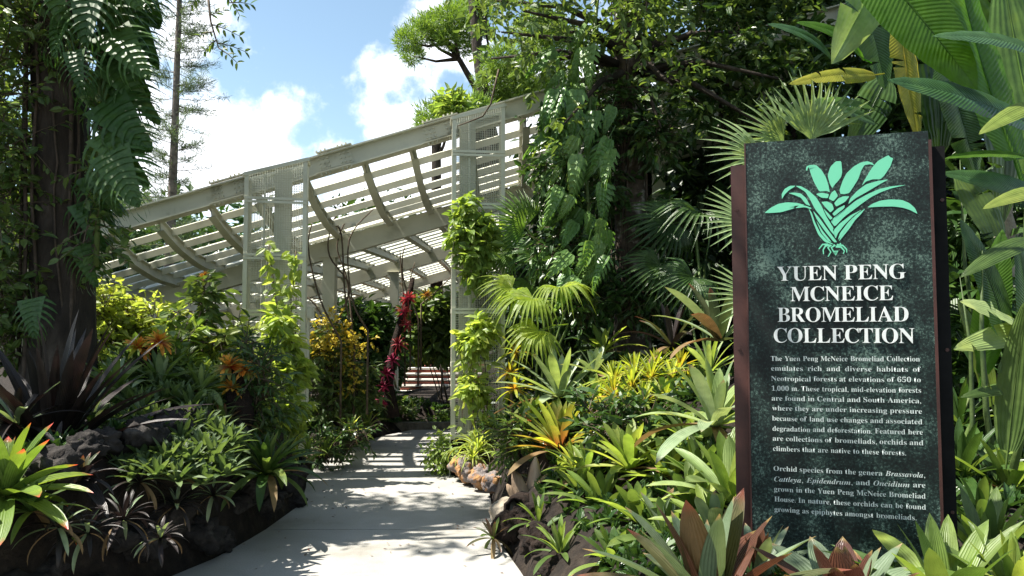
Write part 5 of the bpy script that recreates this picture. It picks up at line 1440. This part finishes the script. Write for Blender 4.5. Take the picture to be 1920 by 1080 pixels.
# yellow-green mass of small bromeliads
k = 0
for px, py, Y in ((1150, 745, 6.4), (1185, 725, 6.5), (1220, 712, 6.6), (1260, 712, 6.6), (1295, 725, 6.5), (1165, 770, 6.2), (1205, 755, 6.25), (1245, 750, 6.25), (1285, 760, 6.2), (1150, 715, 6.7), (1230, 690, 6.9), (1190, 700, 6.8), (1275, 690, 6.9), (1310, 745, 6.3)):
    rosette('yellow_green_bromeliad', tuple(root(px, py, Y)), 'small yellow-green bromeliad in the sunlit mound right of the orange one', 'bromeliad', ['yellowgreen', 'lime', 'yellowgreen'] if k % 4 else ['croton', 'yellowgreen'], n=36, length=.27, width=.028, e0=85, e1=5, d0=10, d1=45, seed=px + 2, group='yellow-green bromeliads massed on the mound', variants=4, taper=.3)
    k += 1
shrub('dark leafy filler below the yellow-green bromeliad mound', 1220, 860, 5.9, [(1160, 800, 40), (1220, 800, 44), (1280, 800, 40), (1320, 850, 40), (1120, 780, 30), (1330, 760, 36)], 'dark', .12, .03, 50, T=BLADE)
shrub('low leafy plant with tiny red flowers in front of the driftwood', 972, 860, 6.8, [(965, 815, 20), (955, 835, 18), (980, 840, 16)], 'mid', .09, .03, 30)

# fan palms
def fan_palm(label, base, fronds, mat, kw, name='fan_palm', stems=True):
    t = empty(name, tuple(base), label, 'palm')
    vs = [fan_leaf(seed=i, **kw[i % len(kw)]).mesh(name + '_frond', MT[mat], False) for i in range(min(3, max(1, len(kw))))]
    mb = MB()
    for i, (x, y, Y, ln, d, up) in enumerate(fronds):
        p = at(x, y, Y); o = link('frond', vs[i % len(vs)], t, Matrix.Translation(-Vector(base)) @ dirmat(p, d, up, ln))
        M = dirmat(p, d, up, ln); tail = M @ Vector((-.8, 0, -.28)); 
        mb.tube([Vector(base) + Vector((R_.uniform(-.05, .05), 0, -.05)), Vector(base).lerp(tail, .6) + Vector((0, 0, .1)), tail, p], [.014, .012, .009, .008], 5)
    if stems: child(mb, 'stalk', 'stem', t)
    return t
b = root(1010, 780, 7.9)
fan_palm('fan palm with sunlit drooping yellow-green fronds right of the tall pillar', b,
         [(1000, 560, 7.6, .52, (-1, -.5, -.25), (-.3, -.6, 1)), (960, 540, 7.8, .4, (-.9, -.3, .1), (-.2, -.8, .8)), (1010, 620, 7.5, .45, (-.9, -.4, -.5), (-.4, -.7, .6)), (1050, 540, 7.6, .45, (.3, -.8, -.2), (0, -.5, 1))], 'fanlime', [dict(span=200, droop=.6, width=.035), dict(span=220, droop=.8, width=.032)])
b = root(1030, 780, 8.4)
fan_palm('darker fan palm behind the yellow-green one, its fronds pointing up beside the rim', b,
         [(985, 425, 8.3, .48, (-.6, -.3, .5), (0, -1, .4)), (1010, 480, 8.2, .45, (-.5, -.4, -.3), (0, -1, .4)), (960, 470, 8.4, .4, (-.9, 0, -.1), (0, -1, .3)), (1045, 440, 8.3, .45, (.4, -.4, .5), (0, -1, .3)), (1060, 520, 8.2, .42, (.4, -.6, -.4), (0, -1, .4)), (1000, 540, 8.3, .45, (-.2, -.5, -.8), (0, -1, .2))], 'fan', [dict(span=190, droop=.4, width=.035), dict(span=230, droop=.55, width=.03)])
b = root(1330, 760, 7.0)
fan_palm('shaded fan palm in the dark gap between the trunk and the sign', b,
         [(1310, 400, 7.6, .6, (-.2, -.7, -.3), (0, -1, .3)), (1260, 420, 8.0, .6, (-.7, -.4, -.3), (0, -1, .3)), (1300, 520, 7.4, .5, (-.5, -.5, -.5), (0, -1, .3)), (1240, 500, 7.8, .5, (-.6, -.5, -.5), (0, -1, .3))], 'dark', [dict(span=220, droop=.6, width=.03)])
b = root(1480, 900, 4.6)
fan_palm('pale sunlit fan palm spreading behind the top and left edge of the sign', b,
         [(1520, 262, 4.6, .44, (.1, .1, 1), (0, -1, .05)), (1432, 300, 4.5, .42, (-1, -.1, .15), (0, -1, .5)), (1415, 420, 4.4, .36, (-1, -.1, -.15), (0, -1, .6)), (1470, 265, 4.7, .36, (-.8, 0, .55), (0, -1, .2)), (1420, 560, 4.3, .32, (-1, -.2, -.2), (0, -1, .6)), (1540, 240, 4.8, .3, (.6, .1, .8), (0, -1, .1))], 'fanpale', [dict(seg=14, span=130, droop=.05, width=.045, fuse=.02), dict(seg=11, span=105, droop=.16, width=.042, fuse=.0)])

# banana / heliconia clump behind the sign
hb = root(1840, 900, 4.9)
HEL = empty('heliconia', tuple(hb), 'towering heliconia clump with huge banana-like leaves at the upper right', 'plant')
def blade(px0, py0, Y0, px1, py1, Y1, wpx, mat, face=(0, -1, .3), sag=.08, split=0, seed=0, fold=.12, curl=0, pointy=1.0, root__=None):
    a, b = at(px0, py0, Y0), at(px1, py1, Y1)
    mb = big_blade(a, b, wpx * (Y0 + Y1) / 2 / F, face, sag, 18, split, seed, fold, curl, pointy)
    return child(mb, 'leaf', mat, root__ or HEL, True)
BL_ = [
 (1600, -110, 4.4, 1832, 168, 4.3, 125, 'banana', (.25, -.75, -.6), .06, 0),
 (1700, -150, 4.7, 1560, 120, 4.6, 110, 'fanpale', (.2, -1, .2), .05, 3),
 (1990, 120, 4.4, 1747, 68, 4.1, 62, 'bananadark', (.1, -.75, .6), .12, 0),
 (1935, 235, 4.5, 1664, 150, 4.2, 78, 'bananadark', (.25, -.8, .45), .08, 0),
 (1688, 40, 4.6, 1722, 262, 4.5, 64, 'bananayellow', (.15, -1, .1), -.03, 2),
 (1640, 140, 4.7, 1478, 158, 4.5, 36, 'bananayellow', (0, -1, .3), .12, 2),
 (1560, 110, 4.9, 1438, 45, 4.7, 30, 'bananadark', (0, -1, .5), .2, 0),
 (1620, 110, 4.9, 1492, 42, 4.7, 36, 'banana', (0, -1, .5), .22, 0),
 (1905, 300, 4.8, 1790, -90, 4.9, 125, 'banana', (.4, -.9, -.3), -.05, 0),
 (1960, 330, 5.0, 1880, -60, 5.1, 120, 'fan', (-.2, -1, .2), -.05, 0),
 (1945, 195, 4.2, 1835, 252, 4.0, 36, 'lime', (0, -.8, .6), .12, 0),
 (1950, 300, 4.4, 1772, 297, 4.2, 36, 'banana', (0, -.6, .8), .10, 0),
 (1960, 375, 4.4, 1765, 325, 4.3, 50, 'bananadark', (0, -.9, .4), .12, 0),
 (1965, 360, 4.0, 1842, 392, 3.8, 34, 'lime', (0, -.8, .6), .15, 0),
 (1770, 120, 5.2, 1830, 330, 5.2, 90, 'bananadark', (.2, -1, .1), .05, 2),
 (1720, -60, 5.3, 1900, 170, 5.3, 120, 'fan', (-.3, -1, .2), .05, 3),
 (1600, -60, 5.2, 1660, 170, 5.2, 90, 'bananadark', (.2, -1, .3), .06, 3),
 (1660, 150, 5.4, 1590, 280, 5.3, 70, 'dark', (.2, -1, .3), .1, 3),
 (1740, 60, 5.6, 1760, 300, 5.5, 100, 'dark', (.2, -1, .3), .1, 2),
 (1850, 60, 5.6, 1880, 420, 5.5, 110, 'dark', (.2, -1, .3), .1, 2),
 (1800, 330, 5.3, 1880, 480, 5.2, 70, 'mid', (0, -1, .3), .15, 2),
 (1890, 640, 5.0, 1800, 410, 4.9, 60, 'bananadark', (.1, -1, .3), .08, 0),
 (1840, 700, 5.1, 1880, 430, 5.0, 62, 'banana', (-.3, -1, .2), .05, 2),
 (1930, 700, 5.0, 1905, 440, 4.9, 56, 'bananadark', (.3, -1, .2), .06, 0),
 (1860, 760, 5.2, 1795, 560, 5.1, 48, 'mid', (.2, -1, .3), .1, 0),
 (1530, 190, 4.6, 1640, 205, 4.6, 24, 'fan', (0, -.8, .5), .15, 0),
 (1640, 230, 4.8, 1520, 190, 4.7, 28, 'bananadark', (0, -1, .5), .1, 0),
 (1930, 450, 4.8, 1800, 520, 4.6, 36, 'mid', (0, -.8, .6), .15, 0),
]
for i, (a, b_, c, d, e, f, w, mt, fc, sg, sp) in enumerate(BL_): blade(a, b_, c, d, e, f, w, mt, fc, sg, sp, seed=i)
mb = MB()
for x0, y0, x1, y1, Y, r in ((1870, 860, 1842, 470, 4.9, .022), (1900, 870, 1930, 200, 5.0, .028), (1850, 840, 1800, 300, 5.4, .020), (1815, 850, 1800, 520, 5.0, .018), (1890, 860, 1965, 300, 4.6, .020)):
    a = at(x0, y0, Y); b_ = at(x1, y1, Y); a.z = min(a.z, .6)
    mb.tube([a, a.lerp(b_, .3) + Vector((R_.uniform(-.05, .05), 0, 0)), a.lerp(b_, .65) + Vector((R_.uniform(-.06, .06), 0, 0)), b_], [r, r * .9, r * .7, r * .12], 7)
child(mb, 'stalk', 'stemdark', HEL, True)
mb = MB(); cl = clumps_px([(1800, 560, 50), (1850, 640, 60), (1900, 560, 60), (1830, 740, 60), (1900, 720, 60), (1890, 820, 60), (1810, 820, 50), (1850, 420, 50), (1910, 420, 50), (1820, 480, 40), (1800, 900, 50), (1900, 900, 60)], 6.0, .6)
sprigs(mb, NR, [c[:3] for c in cl], [c[3] for c in cl], 60, K=6, L=.3, ll=.26, lw=.05, T=BLADE, shell=.1)
leaf_object('understorey_plant', mb, 'dark', 'dark narrow-leaved understorey plant right of the sign behind the stalks', 'plant', loc=tuple(root(1860, 900, 6.0)))
# fishtail palm leaves right of the sign
FP = empty('fishtail_palm', tuple(root(1900, 880, 3.9)), 'fishtail palm with torn wedge-shaped leaflets right of the sign', 'palm')
for i, (a, b_, c, d, w, mt, fc) in enumerate(((1950, 640, 1800, 565, 62, 'paleb', (0, -.7, .8)), (1960, 620, 1788, 655, 48, 'paleb', (0, -.8, .6)), (1930, 620, 1870, 700, 40, 'mid', (.3, -1, .2)), (1960, 720, 1800, 745, 26, 'mid', (0, -.8, .6)))):
    blade(a, b_, 3.9, c, d, 3.8, w, mt, fc, .12, 3, seed=30 + i, root__=FP, pointy=1.25)
blade(1890, 845, 3.8, 1925, 560, 3.7, 60, 'mid', (-.5, -1, .1), -.08, 0, seed=41, root__=FP)
mb = MB(); q = Vector(FP.location); mb.tube([q, at(1925, 780, 3.9), at(1940, 640, 3.9), at(1975, 560, 3.9)], [.02, .018, .014, .01], 6); child(mb, 'stalk', 'stem', FP)
# pale post with small black plant label
TP = empty('carved_post', tuple(root(1880, 860, 5.6)), 'pale carved post half hidden by stalks right of the sign', 'post')
mb = MB(); pts = [root(1880, 860, 5.6)] + [at(x, y, 5.6) for x, y in ((1880, 700), (1882, 560), (1884, 510), (1884, 480), (1886, 440), (1882, 400), (1884, 355))]
mb.tube(pts, [.06, .06, .055, .07, .05, .075, .05, .065], 9, jit=.14, rng=R_); child(mb, 'post_body', 'rockpale', TP)
mb = MB(); c = at(1885, 478, 5.5); mb.box(c, (.15, .008, .10), Matrix.Rotation(-.05, 3, 'Y')); tag(mb.build('plant_label', MT['black']), 'small black plant label fixed on the pale carved post', 'label')
lo = bpy.data.objects['plant_label']
for i, w_ in enumerate((.10, .08, .11, .07)):
    mb = MB(); mb.box(c + Vector((-.01, -.0055, .03 - i * .018)), (w_, .001, .004)); mb.build('printed_line', MT['print'], lo)

# ---- foreground bromeliads before the sign
FG = [
 (1330, 1150, 2.85, 30, .54, .125, ['greygreen', 'bronze', 'greygreen', 'brown'], 82, 8, 8, 30, 'large foreground bromeliad with grey-green and bronze leaves left of the sign foot', .42, 5),
 (1590, 1170, 2.70, 22, .37, .125, ['brown', 'greygreen', 'brown', 'greygreen'], 84, 15, 5, 25, 'foreground bromeliad with dark brown leaves directly before the sign', .5, 8),
 (1775, 1150, 2.75, 22, .44, .082, ['fresh', 'mid'], 80, 10, 10, 35, 'foreground green bromeliad before the right sign post', .5, 12),
 (1905, 1130, 2.7, 34, .32, .055, ['fresh', 'mid', 'lime'], 85, 10, 10, 45, 'leafy green bromeliad in the lower right corner', .5, 15),
 (1420, 1090, 3.15, 12, .30, .06, ['greygreen', 'brown'], 84, 30, 5, 30, 'upright grey-green bromeliad hard against the left foot of the sign', .45, 21),
 (1855, 1070, 3.3, 20, .42, .068, ['fresh', 'mid'], 85, 30, 5, 30, 'upright green bromeliad between the sign and the fishtail palm', .6, 25),
]
for px, py, Y, n, ln, w, mats, e0, e1, d0, d1, lab, tp_, sd_ in FG:
    rosette('bromeliad', tuple(root(px, py, Y)), lab, 'bromeliad', mats, n=n, length=ln, width=w, e0=e0, e1=e1, d0=d0, d1=d1, seed=sd_, variants=6, taper=tp_, jit=.16, fold=.2, pointy=1.0, basew=.65)

# ================================================================== ROCKS
def rock(label, p, s_, mat, seed, group=None, name='rock', sq=(1, 1, 1), rough=.35, sub=4):
    bm = bmesh.new(); bmesh.ops.create_icosphere(bm, subdivisions=sub, radius=1)
    o = Vector((seed * 3.7, seed * 1.3, seed))
    for v in bm.verts:
        n1 = noise.noise(v.co * 1.1 + o); n2 = noise.noise(v.co * 3.1 + o); n3 = noise.noise(v.co * 8 + o)
        n4 = 1 - abs(noise.noise(v.co * 2.3 + o)) * 2; n5 = noise.noise(v.co * 17 + o)
        v.co *= 1 + rough * n1 + rough * .55 * n2 + rough * .32 * n3 + rough * .14 * n5 - rough * .35 * max(0, n4 - .6)
        v.co = Vector((v.co.x * s_ * sq[0], v.co.y * s_ * sq[1], v.co.z * s_ * sq[2]))
    me = bpy.data.meshes.new(name); bm.to_mesh(me); bm.free(); me.materials.append(MT[mat])
    me.polygons.foreach_set('use_smooth', np.ones(len(me.polygons), dtype=bool))
    ob = link(name, me); ob.location = p; ob.rotation_euler = (0, 0, seed)
    return tag(ob, label, 'rock', group)
k = 0
for Y in np.arange(3.4, 11.6, .24):
    for row in (0, 1):
        if row and Y > 6.6: continue
        rr = R_.uniform(.07, .15) if Y < 7.4 else R_.uniform(.06, .10)
        X = xl(Y) - (.04, .24)[row] - R_.uniform(0, .08) - (rr * .5 if Y > 7.4 else 0); z = ground_z(X, Y) + rr * R_.uniform(.0, .35)
        if Y > 7.4: z = .04
        rock('dark lava rock in the rough shaded bank along the left path edge' , (X, Y + R_.uniform(-.1, .1), z), rr, 'rockdark', k + 1, 'lava rocks edging the left side of the path', sq=(1, 1.15, .85), sub=4, rough=.5); k += 1
for px, py, Y, r, mat, lab in ((945, 960, 5.95, .115, 'rockpale', 'pale smooth boulder at the right path edge beside the hollow log'), (880, 878, 7.85, .15, 'rockmoss', 'grey and rust-coloured rock at the tall pillar foot'), (905, 893, 7.6, .13, 'rockmoss', 'rusty orange rock second from the tall pillar'),
                               (862, 872, 8.05, .11, 'rockmoss', 'small pale rust rock touching the pillar plinth'), (928, 905, 7.3, .11, 'rockmoss', 'mottled brown rock furthest from the tall pillar'), (955, 990, 5.6, .12, 'fibre', 'dark fibrous clod below the pale boulder')):
    rock(lab, tuple(at(px, py, Y)), r, mat, k + 1, sq=(1, 1, .95), rough=.4 if mat != 'rockpale' else .22); k += 1
for px, py, Y, r, lab in ((1012, 1015, 5.15, .13, 'dark fibrous root mound bulging beside the path, nearest the hollow log'), (1048, 1075, 4.75, .14, 'dark reddish root mound at the bottom of the right path edge'), (985, 965, 5.6, .10, 'small dark root clod under the hollow log'), (1105, 1070, 4.7, .14, 'mossy root mound under the spilling green bromeliad')):
    rock(lab, tuple(at(px, py, Y)), r, 'fibre', k + 7, name='root_mound', sq=(1, 1, .8), rough=.5); k += 1
# hollow log
c = at(968, 955, 5.75); lg = empty('hollow_log', tuple(c), 'short hollow log with its dark open end facing the path', 'log')
mb = MB(); V, Q, A = [], [], []; ax = Vector((-.25, -1, .05)).normalized(); sd = ax.cross(Vector((0, 0, 1))).normalized(); up = sd.cross(ax)
prof = [(-.35, .095), (0, .10), (0, .075), (-.3, .07)]
for a_, r in prof:
    for j in range(18):
        th = 2 * math.pi * j / 18; rr = r * (1 + .08 * math.sin(j * 2.3)); V.append(tuple(c + ax * a_ + (sd * math.cos(th) + up * math.sin(th)) * rr))
for i in range(3):
    for j in range(18): Q.append((i * 18 + j, i * 18 + (j + 1) % 18, (i + 1) * 18 + (j + 1) % 18, (i + 1) * 18 + j))
mb.add(V, quads=Q); b_ = mb.n; mb.F3.append(np.array([(54, 54 + j, 54 + j + 1) for j in range(1, 17)])); child(mb, 'bark', 'fibre', lg)
# driftwood stump: a few jagged slabs
c = root(1000, 925, 6.1); dw = empty('driftwood', tuple(c), 'weathered split driftwood stump standing below the orange-hearted bromeliad', 'driftwood')
for i, (dx, ln, tl, r) in enumerate(((-.06, .30, -.35, .07), (.0, .38, .05, .08), (.07, .33, .35, .07), (.02, .26, .6, .05), (-.10, .2, -.6, .05))):
    mb = MB(); a = c + Vector((dx, R_.uniform(-.04, .04), -.08)); d = Vector((math.sin(tl), -.15, math.cos(tl)))
    mb.tube([a, a + d * ln * .4, a + d * ln * .8, a + d * ln], [r, r * .9, r * .55, r * .12], 9, jit=.22, rng=R_)
    child(mb, 'splinter', 'wood', dw)

# more lava rocks scattered on the bank face
# ================================================================== GROUND, PATH
def build_ground():
    xs = np.concatenate([np.array([-300, -120, -60, -35, -22, -15, -11, -8.5]), np.arange(-7, 6.01, .07), np.array([7, 8.5, 11, 15, 22, 35, 60, 120, 300])])
    ys = np.concatenate([np.array([-300, -100, -40, -15, -6, -2, 0, 1, 1.6]), np.arange(2, 14.01, .07), np.array([14.5, 15, 15.5, 16, 17, 18, 20, 22, 25, 30, 40, 60, 120, 300, 900])])
    V = []
    for Y in ys:
        for X in xs:
            fine = -7 <= X <= 6 and 2 <= Y <= 14
            z = ground_z(X, Y) if -9 < X < 9 and Y < 22 and Y > -7 else (.2 if abs(X) < 60 else 0)
            if fine and edge_dist(X, Y) > .02: z += .07 * noise.noise(Vector((X * 3, Y * 3, 0))) + .05 * noise.noise(Vector((X * 8, Y * 8, 3)))
            V.append((X, Y, z))
    nx = len(xs); Q = [(j * nx + i, j * nx + i + 1, (j + 1) * nx + i + 1, (j + 1) * nx + i) for j in range(len(ys) - 1) for i in range(nx - 1)]
    mb = MB(); mb.add(V, quads=Q); o = mb.build('ground', MT['soil'], None, True); tag(o, kind='structure')
build_ground()
path = bpy.data.objects.new('path', None); COL.objects.link(path); tag(path, kind='structure')
joints = [-6, -3, 0, 2.2, 4.05, 6.12, 8.30, 10.3, 12.2]
for a, b_ in zip(joints[:-1], joints[1:]):
    ys = np.linspace(a + .007, b_ - .007, 9); V = []
    for Y in ys:
        for t in (0, 1):
            V.append((xl(Y) * (1 - t) + xr(Y) * t, Y, 0.0))
    n = len(V); V += [(x, y, -.16) for x, y, z in V]
    Q = [(2 * i, 2 * i + 1, 2 * i + 3, 2 * i + 2) for i in range(8)]
    Q += [(2 * i, 2 * i + 2, n + 2 * i + 2, n + 2 * i) for i in range(8)] + [(2 * i + 1, n + 2 * i + 1, n + 2 * i + 3, 2 * i + 3) for i in range(8)] + [(0, n, n + 1, 1), (2 * 8, 2 * 8 + 1, n + 17, n + 16)]
    mb = MB(); mb.add(V, quads=Q); mb.build('slab', MT['concrete'], path)
mb = MB(); mb.box((.3, 12.29, .0), (6.6, .14, .22)); tag(mb.build('kerb', MT['rubble']), 'low dark stone kerb closing the far end of the path', 'kerb')
bpy.data.objects['kerb']['kind'] = 'structure'
# fallen leaves
mb = MB(); n = 150; Yl = NR.uniform(3.6, 11.5, n); Xl = np.array([xl(y) + (xr(y) - xl(y)) * (NR.random() ** (1.0)) for y in Yl])
P = np.stack([Xl, Yl, np.full(n, .008)], axis=1); D = NR.normal(size=(n, 3)) * np.array([1, 1, .05])
scatter(mb, RHOMB, P, D, np.tile((0, 0, 1.0), (n, 1)) + NR.normal(size=(n, 3)) * .15, NR.uniform(.02, .05, n), NR.uniform(.01, .02, n), NR)
tag(mb.build('leaf_litter', MT['brown']), 'few small fallen leaves on the concrete path', 'litter', kind='stuff')
# ground cover over the beds
mb = MB(); n = 16000; Xg = NR.uniform(-6.5, 5.5, n); Yg = NR.uniform(3.0, 14.0, n)
keep = [i for i in range(n) if edge_dist(Xg[i], Yg[i]) > .3]
P = np.array([(Xg[i], Yg[i], ground_z(Xg[i], Yg[i]) + .01) for i in keep]); m = len(P)
P = np.repeat(P, 5, axis=0); m = len(P); D = NR.normal(size=(m, 3)) * .7 + np.array([0, 0, .8])
scatter(mb, OVAL, P, D, NR.normal(size=(m, 3)) * .4 + np.array([0, 0, 1]), NR.uniform(.05, .12, m), NR.uniform(.03, .06, m), NR)
tag(mb.build('ground_cover', MT['dark']), 'low dark green ground cover between the bromeliads', 'ground cover', kind='stuff')
